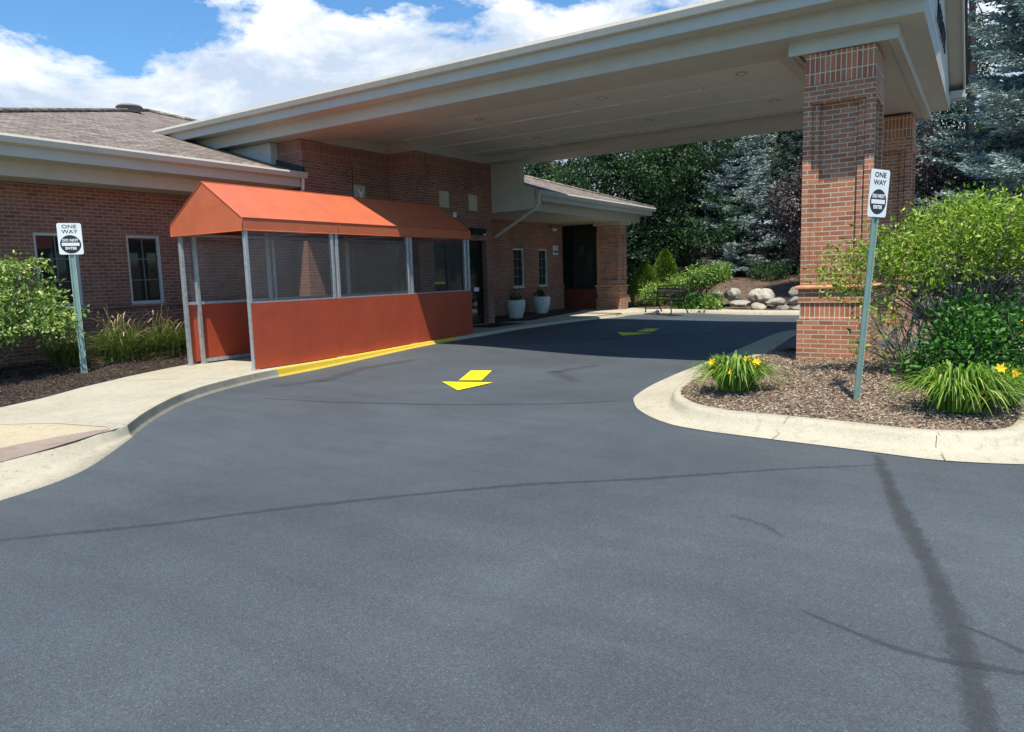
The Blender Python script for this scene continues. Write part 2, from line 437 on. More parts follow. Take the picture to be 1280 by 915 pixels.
def mulch(name, cols):
    m, nt, b = new_mat(name)
    p = geo_pos(nt)
    mp = nd(nt, 'ShaderNodeMapping'); mp.inputs['Scale'].default_value = (1,1.9,1); nt.links.new(p, mp.inputs[0])
    v = nd(nt, 'ShaderNodeTexVoronoi', Scale=38); nt.links.new(mp.outputs[0], v.inputs['Vector'])
    r = ramp(nt, v.outputs['Color'], [(.1, cols[0]), (.4, cols[1]), (.7, cols[2]), (.95, cols[3])])
    n = noise(nt, 1.6, p, 5); rn = ramp(nt, n.outputs['Fac'], [(.35,(.65,.6,.58)),(.65,(1.15,1.15,1.15))])
    c = mixc(nt, 1, r.outputs[0], rn.outputs[0], 'MULTIPLY')
    nt.links.new(c, b.inputs['Base Color']); b.inputs['Roughness'].default_value = .95
    n2 = noise(nt, 70, p, 4, .7)
    bn = bump(nt, b, v.outputs['Distance'], .8, .03); bump(nt, b, n2.outputs['Fac'], .6, .02, bn)
    return m
M['mulch'] = mulch('dry_wood_mulch', ((.08,.05,.033),(.20,.135,.09),(.33,.24,.165),(.48,.39,.28)))
M['mulch_dark'] = mulch('dark_wood_mulch', ((.016,.011,.009),(.040,.026,.019),(.085,.052,.036),(.17,.115,.08)))

M['mulch_hill'] = mulch('slope_mulch', ((.05,.03,.02),(.14,.088,.06),(.23,.155,.11),(.34,.25,.18)))
def chip_mat(name, cols):
    m, nt, b = new_mat(name)
    g = nt.nodes.new('ShaderNodeNewGeometry')
    r = ramp(nt, g.outputs['Random Per Island'], cols)
    nt.links.new(r.outputs[0], b.inputs['Base Color']); b.inputs['Roughness'].default_value = .9
    return m
M['chips'] = chip_mat('wood_chips', [(.0,(.08,.05,.03)),(.3,(.24,.165,.11)),(.65,(.40,.30,.21)),(1,(.60,.50,.37))])
M['chips_dark'] = chip_mat('dark_wood_chips', [(.0,(.02,.013,.01)),(.4,(.05,.032,.023)),(.75,(.10,.065,.045)),(1,(.26,.19,.13))])

def rockmat():
    m, nt, b = new_mat('field_stone')
    oi = nt.nodes.new('ShaderNodeObjectInfo'); p = geo_pos(nt)
    r0 = ramp(nt, oi.outputs['Random'], [(0,(.36,.34,.30)),(.35,(.47,.43,.36)),(.6,(.24,.23,.22)),(.8,(.42,.37,.30)),(1,(.52,.49,.42))])
    n = noise(nt, 6, p, 7, .7); r = ramp(nt, n.outputs['Fac'], [(.3,(.5,.48,.45)),(.65,(1.15,1.15,1.15))])
    c = mixc(nt, 1, r0.outputs[0], r.outputs[0], 'MULTIPLY')
    nt.links.new(c, b.inputs['Base Color']); b.inputs['Roughness'].default_value = .9
    bump(nt, b, n.outputs['Fac'], .6, .05)
    return m
M['rock'] = rockmat()

def leafmat(name, stops, trans=.25, rough=.5, tcol=None):
    m = bpy.data.materials.new(name); m.use_nodes = True; nt = m.node_tree
    b = nt.nodes['Principled BSDF']; out = nt.nodes['Material Output']
    g = nt.nodes.new('ShaderNodeNewGeometry')
    r = ramp(nt, g.outputs['Random Per Island'], stops)
    nt.links.new(r.outputs[0], b.inputs['Base Color']); b.inputs['Roughness'].default_value = rough
    b.inputs['Specular IOR Level'].default_value = .35
    if trans:
        t = nt.nodes.new('ShaderNodeBsdfTranslucent')
        tc = mixc(nt, 1, r.outputs[0], tcol or (1.1,1.25,.5), 'MULTIPLY')
        nt.links.new(tc, t.inputs[0])
        mx = nt.nodes.new('ShaderNodeMixShader'); mx.inputs[0].default_value = trans
        nt.links.new(b.outputs[0], mx.inputs[1]); nt.links.new(t.outputs[0], mx.inputs[2]); nt.links.new(mx.outputs[0], out.inputs[0])
    return m
M['leaf_dark'] = leafmat('dark_green_leaf', [(0,(.010,.032,.012)),(.5,(.028,.072,.024)),(.85,(.064,.13,.042)),(1,(.13,.21,.08))])
M['leaf_spruce'] = leafmat('blue_spruce_needle', [(0,(.12,.17,.155)),(.45,(.25,.33,.305)),(.8,(.40,.50,.46)),(1,(.58,.68,.63))], 0, .6)
M['leaf_spruce_dark'] = leafmat('dark_spruce_needle', [(0,(.02,.045,.035)),(.6,(.06,.11,.09)),(1,(.15,.22,.19))], 0, .6)
M['leaf_purple'] = leafmat('purple_leaf', [(0,(.03,.024,.024)),(.5,(.075,.060,.056)),(.9,(.16,.13,.12)),(1,(.30,.26,.25))], .1, .4, (1.1,.9,.9))
M['leaf_lime'] = leafmat('lime_leaf', [(0,(.06,.14,.015)),(.45,(.20,.33,.03)),(.8,(.38,.48,.06)),(1,(.58,.58,.16))], .3)
M['leaf_green'] = leafmat('fresh_green_leaf', [(0,(.02,.07,.012)),(.5,(.045,.15,.02)),(.85,(.08,.23,.03)),(1,(.16,.33,.06))], .2)
M['leaf_left'] = leafmat('pale_green_leaf', [(0,(.07,.15,.03)),(.45,(.20,.32,.06)),(.8,(.38,.48,.13)),(1,(.60,.64,.32))], .2)
M['leaf_shrub'] = leafmat('bright_shrub_leaf', [(0,(.07,.15,.02)),(.5,(.16,.28,.05)),(.85,(.28,.40,.09)),(1,(.40,.48,.16))], .25)
M['leaf_globe'] = leafmat('globe_spruce_needle', [(0,(.04,.09,.008)),(.6,(.10,.19,.015)),(1,(.17,.27,.03))], .1)
M['leaf_sparse'] = leafmat('sparse_tree_leaf', [(0,(.05,.10,.02)),(.6,(.10,.17,.04)),(1,(.17,.24,.07))], .3)
M['blade'] = leafmat('daylily_blade', [(0,(.045,.12,.012)),(.5,(.12,.25,.022)),(.85,(.27,.39,.05)),(1,(.50,.50,.18))], .25)
M['grass_blade'] = leafmat('ornamental_grass_blade', [(0,(.04,.09,.015)),(.5,(.09,.16,.03)),(.8,(.19,.24,.06)),(1,(.42,.36,.17))], .2)
M['straw'] = leafmat('dry_straw', [(0,(.34,.24,.12)),(.5,(.48,.36,.19)),(1,(.62,.50,.30))], .2, .7, (1,.9,.7))

# ------------------------------------------------------------------ ground
def grid_sheet(name, x0, x1, y0, y1, nx, ny, zf, mat, **kw):
    xs = np.linspace(x0, x1, nx); ys = np.linspace(y0, y1, ny)
    V = np.array([(x, y, zf(x, y)) for y in ys for x in xs])
    i = np.arange((nx-1)*(ny-1)); r = i//(nx-1); c = i % (nx-1); a = r*nx+c
    F = np.stack([a, a+1, a+nx+1, a+nx], 1)
    return np_mesh(name, V, F, mat, smooth=True)
far_ground_m = simple('far_ground', (.06,.075,.03), .95, var=.4, scale=3)
MB().add([(-600,-600,-.25),(700,-600,-.25),(700,600,-.25),(-600,600,-.25)], [(0,1,2,3)]).build('ground', far_ground_m)
tag(bpy.data.objects['ground'], kind='structure')
o = grid_sheet('asphalt_driveway', -14, 31, -30, 22, 181, 209, zg, M['asphalt']); tag(o, kind='structure')

def resample(pts, n):
    P = np.array(pts, float)
    d = np.r_[0, np.cumsum(np.linalg.norm(np.diff(P, axis=0), axis=1))]
    t = np.linspace(0, d[-1], n)
    return np.stack([np.interp(t, d, P[:,k]) for k in range(P.shape[1])], 1)
def smooth(P, it=2):
    P = P.copy()
    for _ in range(it): P[1:-1] = .25*P[:-2]+.5*P[1:-1]+.25*P[2:]
    return P

def loft(name, rows, mat, kind='structure', smooth_=True, closed=False):
    """rows: list of (n,3) arrays"""
    n = len(rows[0]); V = np.concatenate(rows)
    F = []
    for r in range(len(rows)-1):
        for i in range(n-1 if not closed else n):
            j = (i+1) % n
            F.append((r*n+i, r*n+j, (r+1)*n+j, (r+1)*n+i))
    o = np_mesh(name, V, np.array(F), mat, smooth=smooth_)
    if kind: tag(o, kind=kind)
    return o

def drape(P, dz=.004): return np.array([(x, y, zg(x, y)+dz) for x, y in P])

# --- pavement on the left: asphalt edge, kerb top, back edge
L_as = [(-6,3.0),(-1.5,4.6),(2.35,6.29),(2.67,6.34),(3.12,6.58),(3.57,7.02),(4.13,7.60)]
L_tp = [(-6,4.2),(-1.5,5.75),(2.67,7.05),(3.08,7.24),(3.55,7.42),(3.90,7.55),(4.09,7.635)]
A = smooth(resample(L_as, 60)); T = smooth(resample(L_tp, 60))
zz = lambda P, z: np.c_[P, np.full(len(P), z)]
def lerp(a, b, t): return a+(b-a)*t
# upright kerb and its face on to the entrance
K_bot = [(4.13,7.60),(4.6,8.12),(5.1,8.6),(5.55,8.98),(6.2,9.42),(6.9,9.72),(7.6,9.95),(8.4,10.06),(10,10.12),(12,10.15),(14,10.20),(16.13,10.45),(18.5,10.45),(20.5,10.25),(22.0,9.95)]
K = smooth(resample(K_bot, 140), 3)
def ztop(x): return .135 + .085*S((x-8.5)/5.0)
nrm = np.gradient(K, axis=0); nrm = np.stack([-nrm[:,1], nrm[:,0]], 1); nrm /= np.linalg.norm(nrm, axis=1, keepdims=True)
Kt = K + nrm*.03; Kb = K+nrm*.17
face_n = int(140*.235)
zk = np.array([max(ztop(p[0]), zg(*p)+.006) for p in K])
T[-1] = (Kt+nrm*.02)[0]; T[-6:] = smooth(T[-6:], 2)
AA = np.concatenate([A, K[1:]]); TT = np.concatenate([T, (Kt+nrm*.02)[1:]]); ZT = np.concatenate([np.full(60,.135), zk[1:]])
ZA = np.array([zg(*p) for p in AA])
def hrow(t, hf, dz=0): P = lerp(AA, TT, t); return np.c_[P, ZA+(ZT-ZA)*hf+dz]
R6 = [np.c_[AA, ZA-.03], hrow(0,0,.006), hrow(.45,.10,.004), hrow(.62,.33), hrow(.80,.78), hrow(.92,.96), hrow(1,1)]
KB6 = np.c_[np.concatenate([T, Kb[1:]]), ZT]
q1 = 60; q2 = 59+np.searchsorted(K[:,0], 7.95); q3 = 59+np.searchsorted(K[:,0], 13.2)
loft('kerb_and_gutter', [r[:q1] for r in R6]+[np.c_[T+np.array([-.03,.06])*np.minimum(1,np.linspace(12,0,60))[:,None], np.full(60,.1356)]], M['kerb'])
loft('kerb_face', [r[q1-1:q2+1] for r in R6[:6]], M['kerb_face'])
loft('kerb_top', [r[q1-1:q2+1] for r in R6[5:]+[KB6]], M['kerb'])
loft('kerb_yellow_stripe', [r[q2:q3+1] for r in R6+[KB6]], M['kerb_yellow'])
loft('kerb_entrance', [r[q3:] for r in R6+[KB6]], M['kerb'])
tag(MB().add([(3.62,7.42,.1325),(3.90,7.53,.1325),(4.08,7.64,.1325),(4.20,7.80,.1325),(4.1,8.2,.1325),(3.6,8.0,.1325)], [(0,1,2,3,4,5)]).build('pavement_corner', M['concrete']), kind='structure')
# pavement slab up to the walls
back = [(-6,9.0),(0,9.6),(3.98,10.34),(4.60,10.63),(5.43,11.21),(6.41,11.75),(7.3,12.15),(7.81,12.32),(9.5,12.45),(11.4,12.6),(14.3,12.6),(17.7,12.3),(18.8,11.55),(20,11.75),(22.5,12.0),(23.6,12.4)]
frontL = np.concatenate([T[:-1], Kb])
fl = resample(frontL, 200); bk = resample(back, 200)
# match by parameter then loft
def zs(p): return ztop(p[0]) + .03*S((p[0]-18)/5)
loft('pavement', [np.c_[fl, [zs(p) for p in fl]], np.c_[lerp(fl,bk,.33), [zs(p) for p in fl]], np.c_[lerp(fl,bk,.66), [zs(p) for p in bk]], np.c_[bk, [zs(p) for p in bk]]], M['concrete'])
# warm ramp slab and tactile strip at the near end
sb = resample([(-6,4.22),(-1.5,5.77),(2.65,7.03),(3.01,7.14),(3.44,7.32),(3.88,7.55)], 40); st_ = resample([(-6,5.1),(-1.5,6.6),(2.91,7.66),(3.26,7.69),(3.62,7.67),(3.90,7.60)], 40)
sj = resample([(-6,9.0),(0,9.3),(3.3,9.2),(3.75,8.55),(3.86,8.02),(3.93,7.66)], 40)
loft('tactile_strip', [zz(sb,.1375), zz(st_,.1375)], M['pink'], smooth_=False)
loft('pavement_ramp', [zz(st_,.1365), zz(sj,.1365)], M['warm_concrete'], smooth_=False)
# control joints across pavement (thin dark grooves)
jm = simple('joint', (.12,.105,.08), .9)
mb = MB()
def strip(mb, a, b, w, z):
    a = Vector(a); b = Vector(b); d = (b-a).normalized(); n = Vector((-d.y, d.x))*w/2
    mb.add([(a.x-n.x,a.y-n.y,z[0]),(b.x-n.x,b.y-n.y,z[1]),(b.x+n.x,b.y+n.y,z[1]),(a.x+n.x,a.y+n.y,z[0])], [(0,1,2,3)])
for q in range(len(sj)-1):
    if sj[q,0] > 2.5: strip(mb, tuple(sj[q]), tuple(sj[q+1]), .014, (.1385,.1385))
strip(mb, (6.9,9.9), (6.0,11.5), .010, (.1385,.1385)); strip(mb, (18.2,10.6), (17.6,12.2), .012, (.2595,.2595))
tag(mb.build('pavement_joint', jm), kind='structure')

# --- planting bed on the left, up to the wall
def bedz(x, y): return .14 + .10*S((y-11)/2.4) + .03*math.sin(x*2.1+y)*S((y-10.7)/1)
bb = resample(back[:9], 60); wl = np.stack([bb[:,0], np.full(60, 14.6)], 1)
rows = [np.c_[bb[:,0], bb[:,1]-.01, np.full(60, .128)]] + [np.array([(*p, bedz(*p)) for p in lerp(bb, wl, t)]) for t in (.04,.15,.3,.45,.6,.8,1)]
loft('planting_bed', rows, M['mulch_dark'])
# bed in front of the planter wall
pb = [(17.75,12.1),(18.8,11.6),(20,11.8),(22.5,12.05),(24.2,12.6)]
pf = resample(pb, 20); pw = np.stack([pf[:,0], np.full(20, 13.5)], 1)
loft('planting_bed_entrance', [np.c_[pf, np.full(20,.245)], np.c_[lerp(pf,pw,.1), np.full(20,.275)], np.c_[pw, np.full(20,.285)]], M['mulch_dark'])

# --- island
i_out = [(16.5,-1.25),(12.5,-1.15),(9.0,-1.1),(7.6,-.95),(6.95,-.6),(6.76,-.1),(6.68,.31),(6.79,.96),(6.89,1.80),(6.95,2.25),(7.08,2.68),(7.38,3.04),(7.78,3.38),(8.45,3.73),(9.43,3.90),(10.73,3.99),(12.28,4.02),(14.73,4.06),(17.07,4.04),(17.93,3.93),(18.6,3.4),(19.0,2.4),(19.0,.6),(18.4,-.8),(17.6,-1.2),(16.5,-1.25)]
i_in = [(16.5,-.45),(12.81,-.36),(9.4,-.34),(8.3,-.32),(7.55,-.22),(7.30,.02),(7.18,.49),(7.28,1.04),(7.36,1.79),(7.38,2.2),(7.62,2.62),(8.05,2.93),(8.58,3.12),(9.34,3.24),(10.3,3.28),(11.35,3.25),(12.6,3.10),(13.9,3.20),(15.2,3.30),(16.5,3.30),(17.6,3.0),(18.2,2.3),(18.2,.7),(17.8,-.1),(17.3,-.4),(16.5,-.45)]
def pairs(a, b, n):
    # densify each matching segment
    A_, B_ = [], []
    for k in range(len(a)-1):
        for t in np.linspace(0,1,n,endpoint=False):
            A_.append(lerp(np.array(a[k]),np.array(a[k+1]),t)); B_.append(lerp(np.array(b[k]),np.array(b[k+1]),t))
    return np.array(A_), np.array(B_)
def smc(P, it=6):
    for _ in range(it): P = .25*np.roll(P,1,0)+.5*P+.25*np.roll(P,-1,0)
    return P
IO, II = pairs(i_out, i_in, 8); IO = smc(IO); II = smc(II)
dvec = IO-II; wid = np.linalg.norm(dvec, axis=1, keepdims=True); dn = dvec/wid
zI = np.array([zg(*p) for p in II]); zO = np.array([zg(*p) for p in IO])
rows = [np.c_[IO, zO+.006], np.c_[II+dn*np.minimum(wid*.75,.30), zI+.02], np.c_[II+dn*.215, zI+.05], np.c_[II+dn*.185, zI+.115], np.c_[II+dn*.15, zI+.145], np.c_[II+dn*.02, zI+.155], np.c_[II, zI+.13]]
loft('island_kerb', rows, M['kerb'], closed=True)
mb = MB()
for (a, b) in (((7.24,1.55),(6.86,1.62)),((7.05,.30),(6.68,.22)),((8.02,2.99),(7.66,3.34)),((12.6,3.2),(12.6,4.0))):
    a_ = Vector(a); b_ = Vector(b)
    d = (b_-a_); L_ = d.length
    strip(mb, a_, a_+d*.30, .007, (.160,.158)); strip(mb, a_+d*.55, b_, .006, (.040,.012))
tag(mb.build('island_kerb_joint', jm), kind='structure')
def islz(x, y):
    return zg(x,y)+.14+.12*S((x-7.3)/2.4)*S((3.2-y)/1.6)*S((y+.35)/.8)
# mulch: triangulated fan grid inside II (front part); paved pad between the pillars
cen = np.array([10.3, 1.5])
front = II
rowsM = []
for t in (0,.06,.15,.3,.5,.7,.85,.97):
    C_ = lerp(front, np.stack([np.clip(front[:,0],9.2,16.5), np.full(len(front),1.45)],1), t)
    rowsM.append(np.array([(p[0],p[1], (zg(*p)+.125) if t == 0 else islz(*p)) for p in C_]))
loft('island_bed', rowsM, M['mulch'], closed=True)
mb = MB(); mb.add([(12.55,.1,.27),(16.7,.1,.27),(16.7,2.95,.27),(12.55,2.95,.27)], [(0,1,2,3)])
tag(mb.build('island_pad', M['asphalt']), kind='structure')

# wood chips lying on the beds
def chips(name, pts, zf, mat, smin=.018, smax=.055):
    n = len(pts)
    a = RNG.uniform(0, 2*PI, n)
    D = np.stack([np.cos(a), np.sin(a), RNG.normal(0,.28,n)], 1)
    P = np.array([(x, y, zf(x, y)+.004+abs(z)) for (x, y), z in zip(pts, RNG.normal(0,.010,n))])
    V, F = leaf_arrays(P, D, RNG.uniform(smin, smax, n), width=.32, fold=.3)
    V[:,2] = np.maximum(V[:,2], 0)
    o = np_mesh(name, V, F, mat); tag(o, kind='stuff', label=None); return o
def in_poly(P, poly):
    x, y = P[:,0], P[:,1]; res = np.zeros(len(P), bool)
    n = len(poly)
    for i in range(n):
        x1,y1 = poly[i]; x2,y2 = poly[(i+1)%n]
        c = ((y1 > y) != (y2 > y)) & (x < (x2-x1)*(y-y1)/((y2-y1) if y2 != y1 else 1e-9)+x1)
        res ^= c
    return res
P = np.stack([RNG.uniform(7.1,13,42000), RNG.uniform(-.4,3.3,42000)], 1)
P = P[in_poly(P, II*1.0)]
o = chips('wood_mulch', P, islz, M['chips']); tag(o, 'pale dry wood chip mulch on the kerbed island around the front pillar', 'mulch')
P = np.stack([RNG.uniform(2.5,11,30000), RNG.uniform(9.9,14.3,30000)], 1)
yb = np.interp(P[:,0], [b[0] for b in back[:9]], [b[1] for b in back[:9]])
P = P[P[:,1] > yb+.03]
o = chips('wood_mulch', P, bedz, M['chips_dark']); tag(o, 'dark brown wood mulch between the left pavement and the brick wall', 'mulch')

# --- far side: kerb, mulch slope
fo = [(21.9,9.98),(22.6,10.0),(23.3,9.75),(23.95,9.15),(24.1,8.4),(23.75,7.4),(23.55,6.4),(23.6,4.8),(23.6,2.0),(23.3,-1.2),(22.6,-4.5),(21,-9),(18,-16)]
FO = smooth(resample(fo, 120), 2)
g_ = np.gradient(FO, axis=0); fn = np.stack([-g_[:,1], g_[:,0]], 1); fn /= np.linalg.norm(fn, axis=1, keepdims=True)
fn = np.where((fn[:,:1] < 0) & (fn[:,:1] < -.3), -fn, fn)
fn = np.array([v if (v[0] > 0 or v[1] > .5) else -v for v in fn])
zf_ = np.array([zg(*p) for p in FO])
def far_w(p): return 1.0+1.2*S((p[1]-7.5)/2.5)
W_ = np.array([[far_w(p)] for p in FO])*.62
rows = [np.c_[FO, zf_+.004], np.c_[FO+fn*.03, zf_+.10], np.c_[FO+fn*.06, zf_+.115], np.c_[FO+fn*W_, zf_+.125]]
loft('far_kerb', rows, M['kerb'])
# apron pavement behind the bench
ap = [(21.9,10.0),(23.2,12.3),(25.5,12.8)]; 
mb = MB(); mb.add([(21.6,10.05,.228),(22.6,10.02,.228),(23.3,9.77,.228),(24.0,9.1,.228),(25.3,9.6,.228),(26.2,10.6,.228),(26.6,12.4,.228),(25.0,13.4,.228),(23.0,13.0,.228),(21.6,12.0,.228)], [tuple(range(10))])
tag(mb.build('pavement_apron', M['concrete']), kind='structure')
def hillz(x, y):
    d = (x-24.6) if y < 9.5 else (x-26.2)
    if y < 2: d = x-(24.4-.28*(2-y))
    return .232 + 1.05*S(d/6.5) + 2.4*S((d-5)/22) + .05*math.sin(x*1.7+y*.9)*S(d/2)
hx = []
ys = np.linspace(-40, 45, 171)
rowsH = []
def hx0(y):
    if y > 12.8: return 27.0
    if y > 9.3: return 25.0+ (y-9.3)*.35
    return float(np.interp(-y, -FO[:,1], FO[:,0]+fn[:,0]*W_[:,0])) - .03
for t in np.r_[0,.01,np.linspace(.03,1,26)]:
    rowsH.append(np.array([(hx0(y)+t*34, y, .236 if t == 0 else max(hillz(hx0(y)+t*34, y), .24)) for y in ys]))
loft('mulch_slope', rowsH, M['mulch_hill'])

# --- painted arrows
def flat_poly(name, pts, mat, label, cat, group, dz=.008):
    mb = MB(); n = len(pts)
    return mb
def arrow(name, head, tail, label):
    r = empty(name, (sum(p[0] for p in head)/3, sum(p[1] for p in head)/3, 0), label, 'road marking', 'painted arrows on the drive')
    cx, cy = r.location.x, r.location.y
    for nm, pts in (('arrow_head', head), ('arrow_shaft', tail)):
        # subdivide so it follows the ground
        m = MB()
        if len(pts) == 3:
            a, b, c = [np.array(p) for p in pts]; N = 6
            idx = {}; vs = []
            for i in range(N+1):
                for j in range(N+1-i):
                    p = a+(b-a)*i/N+(c-a)*j/N; idx[(i,j)] = len(vs); vs.append((p[0]-cx,p[1]-cy,zg(*p)+.013))
            fs = []
            for i in range(N):
                for j in range(N-i):
                    fs.append((idx[(i,j)],idx[(i+1,j)],idx[(i,j+1)]))
                    if j < N-i-1: fs.append((idx[(i+1,j)],idx[(i+1,j+1)],idx[(i,j+1)]))
            m.add(vs, fs)
        else:
            a, b, c, d = [np.array(p) for p in pts]; N = 6; vs = []
            for i in range(N+1):
                for j in range(N+1):
                    p = lerp(lerp(a,b,i/N), lerp(d,c,i/N), j/N); vs.append((p[0]-cx,p[1]-cy,zg(*p)+.013))
            m.add(vs, [(i*(N+1)+j,(i+1)*(N+1)+j,(i+1)*(N+1)+j+1,i*(N+1)+j+1) for i in range(N) for j in range(N)])
        m.build(nm, M['yellow'], r)
    return r
arrow('painted_arrow', [(8.59,6.93),(8.83,6.14),(8.01,6.19)], [(9.74,7.23),(9.89,6.90),(8.93,6.43),(8.80,6.77)], 'bright yellow arrow painted on the sunlit asphalt in front of the orange shelter')
arrow('painted_arrow', [(16.50,7.68),(16.61,6.78),(15.80,7.22)], [(17.64,7.35),(17.65,7.00),(16.86,6.90),(16.78,7.28)], 'yellow arrow painted on the asphalt in the shade under the entrance canopy')

# --- crack sealer bands
BK = [0]
def band(name, pts, w0, w1, mat, n=60):
    BK[0] += 1; dz = .0012+.0004*BK[0]
    P = smooth(resample(pts, n), 2)
    g = np.gradient(P, axis=0); nn = np.stack([-g[:,1], g[:,0]], 1); nn /= np.linalg.norm(nn, axis=1, keepdims=True)
    w = (np.linspace(w0, w1, n)*(1+.12*np.sin(np.arange(n)*.5)))[:,None]
    o = loft(name, [drape(P+nn*w, dz), drape(P-nn*w, dz)], mat)
    me = o.data; L = me.uv_layers.new(name='UVMap'); vi = np.empty(len(me.loops), dtype=np.int32); me.loops.foreach_get('vertex_index', vi)
    L.data.foreach_set('uv', np.stack([(vi % n)/n, (vi < n).astype(float)], 1).astype(np.float32).ravel())
band('crack_seal', [(6.4,.60),(6.27,.76),(5.97,1.19),(5.53,1.70),(5.10,2.19),(4.54,2.94),(3.88,3.58),(3.25,4.14),(2.63,4.60),(1.9,5.3)], .06, .075, M['crack_soft'])
band('crack_seal', [(6.68,.72),(6.02,.59),(5.01,.37),(4.26,.18),(3.70,.07),(3.26,0),(2.79,-.06),(1.5,-.3),(.5,-.6)], .11, .12, M['crack'])
band('crack_seal', [(3.42,.66),(3.34,.48),(3.25,.25),(3.24,.08),(3.29,-.19),(3.4,-.9)], .035, .06, M['crack_soft'])
band('crack_seal', [(3.62,.04),(3.56,-.08),(3.48,-.19),(3.3,-.8)], .035, .05, M['crack_soft'])
band('crack_seal', [(6.42,8.36),(6.61,7.14),(7.08,5.64),(7.71,4.37),(8.22,3.75)], .08, .08, M['crack_soft'])
band('crack_seal', [(12.9,8.6),(14.6,7.6),(16.2,6.6),(17.4,5.2)], .2, .3, M['stain'])
band('crack_seal', [(7.2,9.2),(8.0,8.9),(9.3,9.3),(10.4,9.0)], .35, .30, M['stain'])
band('crack_seal', [(9.4,5.0),(10.2,5.9),(11.3,5.6)], .30, .25, M['stain'])
band('crack_seal', [(4.6,1.35),(4.5,1.1),(4.35,.95)], .05, .03, M['stain'])

# ------------------------------------------------------------------ building
B = empty('brick_building', (11.5, 13.0, 0), 'red brick single storey building with grey shingle roofs and a cream drive-through canopy', 'building')
def bp(mb, name, mat, parent=None, bevel=0):
    """build as part of the building (world coordinates -> local)"""
    off = Vector((11.5, 13.0, 0))
    par = parent or B
    # parent chain: parts sit at the empty's origin, sub-parts at the part's origin (identity)
    if par is B: mb.v = [(x-off.x, y-off.y, z-off.z) for x, y, z in mb.v]
    else: mb.v = [(x-off.x, y-off.y, z-off.z) for x, y, z in mb.v]
    return mb.build(name, mat, par, bevel)

YA, YB, YC, YD = 14.37, 13.06, 12.16, 13.43
# walls (solid blocks with window recesses built from strips)
def wall_y(x0, x1, y, z0, z1, holes, depth=.12, thick=.3):
    """wall facing -Y with rectangular holes [(xa,xb,za,zb)] cut through to a recess"""
    mb = MB()
    xs = sorted({x0, x1, *[h[0] for h in holes], *[h[1] for h in holes]})
    zs_ = sorted({z0, z1, *[h[2] for h in holes], *[h[3] for h in holes]})
    for i in range(len(xs)-1):
        for j in range(len(zs_)-1):
            cx, cz = (xs[i]+xs[i+1])/2, (zs_[j]+zs_[j+1])/2
            if any(h[0] < cx < h[1] and h[2] < cz < h[3] for h in holes): continue
            mb.add([(xs[i],y,zs_[j]),(xs[i+1],y,zs_[j]),(xs[i+1],y,zs_[j+1]),(xs[i],y,zs_[j+1])], [(0,1,2,3)])
    for a, b, c, d in holes:
        Y2 = y+depth
        mb.add([(a,y,c),(a,Y2,c),(a,Y2,d),(a,y,d)], [(0,1,2,3)]); mb.add([(b,y,c),(b,y,d),(b,Y2,d),(b,Y2,c)], [(0,1,2,3)])
        mb.add([(a,y,d),(a,Y2,d),(b,Y2,d),(b,y,d)], [(0,1,2,3)]); mb.add([(a,y,c),(b,y,c),(b,Y2,c),(a,Y2,c)], [(0,1,2,3)])
    return mb
wA = [(6.36,7.13,1.25,2.62),(8.05,8.76,1.25,2.62)]
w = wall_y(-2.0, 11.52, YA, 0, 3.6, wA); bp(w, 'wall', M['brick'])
# base band proud of the wall with ledge and rustication
mb = MB(); mb.rect_loft(-2.0, YA-.02, 11.4, YA+.1, [(0,0),(0,1.16)]); wb = bp(mb, 'wall_base', M['brick'])
mb = MB(); 
for k in range(4): mb.rect_loft(-2, YA-.035, 11.35, YA, [(0,.30+k*.135),(0,.40+k*.135)])
bp(mb, 'brick_band', M['brick'], wb)
mb = MB(); mb.prism([(YA,1.17),(YA-.06,1.17),(YA-.085,1.19),(YA-.085,1.215),(YA-.05,1.235),(YA,1.24)], -2, 11.5, 'x'); bp(mb, 'ledge', M['brick'], wb)
# projecting wall B / C
w = wall_y(11.52, 14.36, YB, 0, 4.35, [])
w.add([(11.52,YB,0),(11.52,YB,4.35),(11.52,YA+.4,4.35),(11.52,YA+.4,0)], [(0,1,2,3)])
w.add([(14.36,YC,0),(14.36,YC,4.35),(14.36,YB,4.35),(14.36,YB,0)], [(0,1,2,3)])
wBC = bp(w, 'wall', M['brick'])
DX0, DX1, DZ = 14.95, 17.36, 2.60
w = wall_y(14.36, 17.68, YC, .0, 4.35, [(DX0,DX1,0,DZ)], depth=.25)
w.add([(17.68,YC,0),(17.68,YD+.05,0),(17.68,YD+.05,4.35),(17.68,YC,4.35)], [(0,1,2,3)])
wC = bp(w, 'wall', M['brick'])
# soldier courses at top of B / C (slightly proud)
mb = MB()
mb.box((11.505,YB-.015,4.35),(14.345,YB+.2,4.77)); mb.box((11.505,YB+.2,4.35),(11.7,YA+.45,4.77))
mb.box((14.345,YC-.015,4.35),(17.695,YC+.2,4.77)); mb.box((14.3451,YC+.2,4.3501),(14.5,YB+.2,4.7701))
bp(mb, 'soldier_course', M['soldier'])
# control joints: dark vertical lines
mb = MB(); mb.box((13.05,YB-.004,.2),(13.065,YB,4.35)); bp(mb, 'movement_joint', M['dark_frame'], wBC)
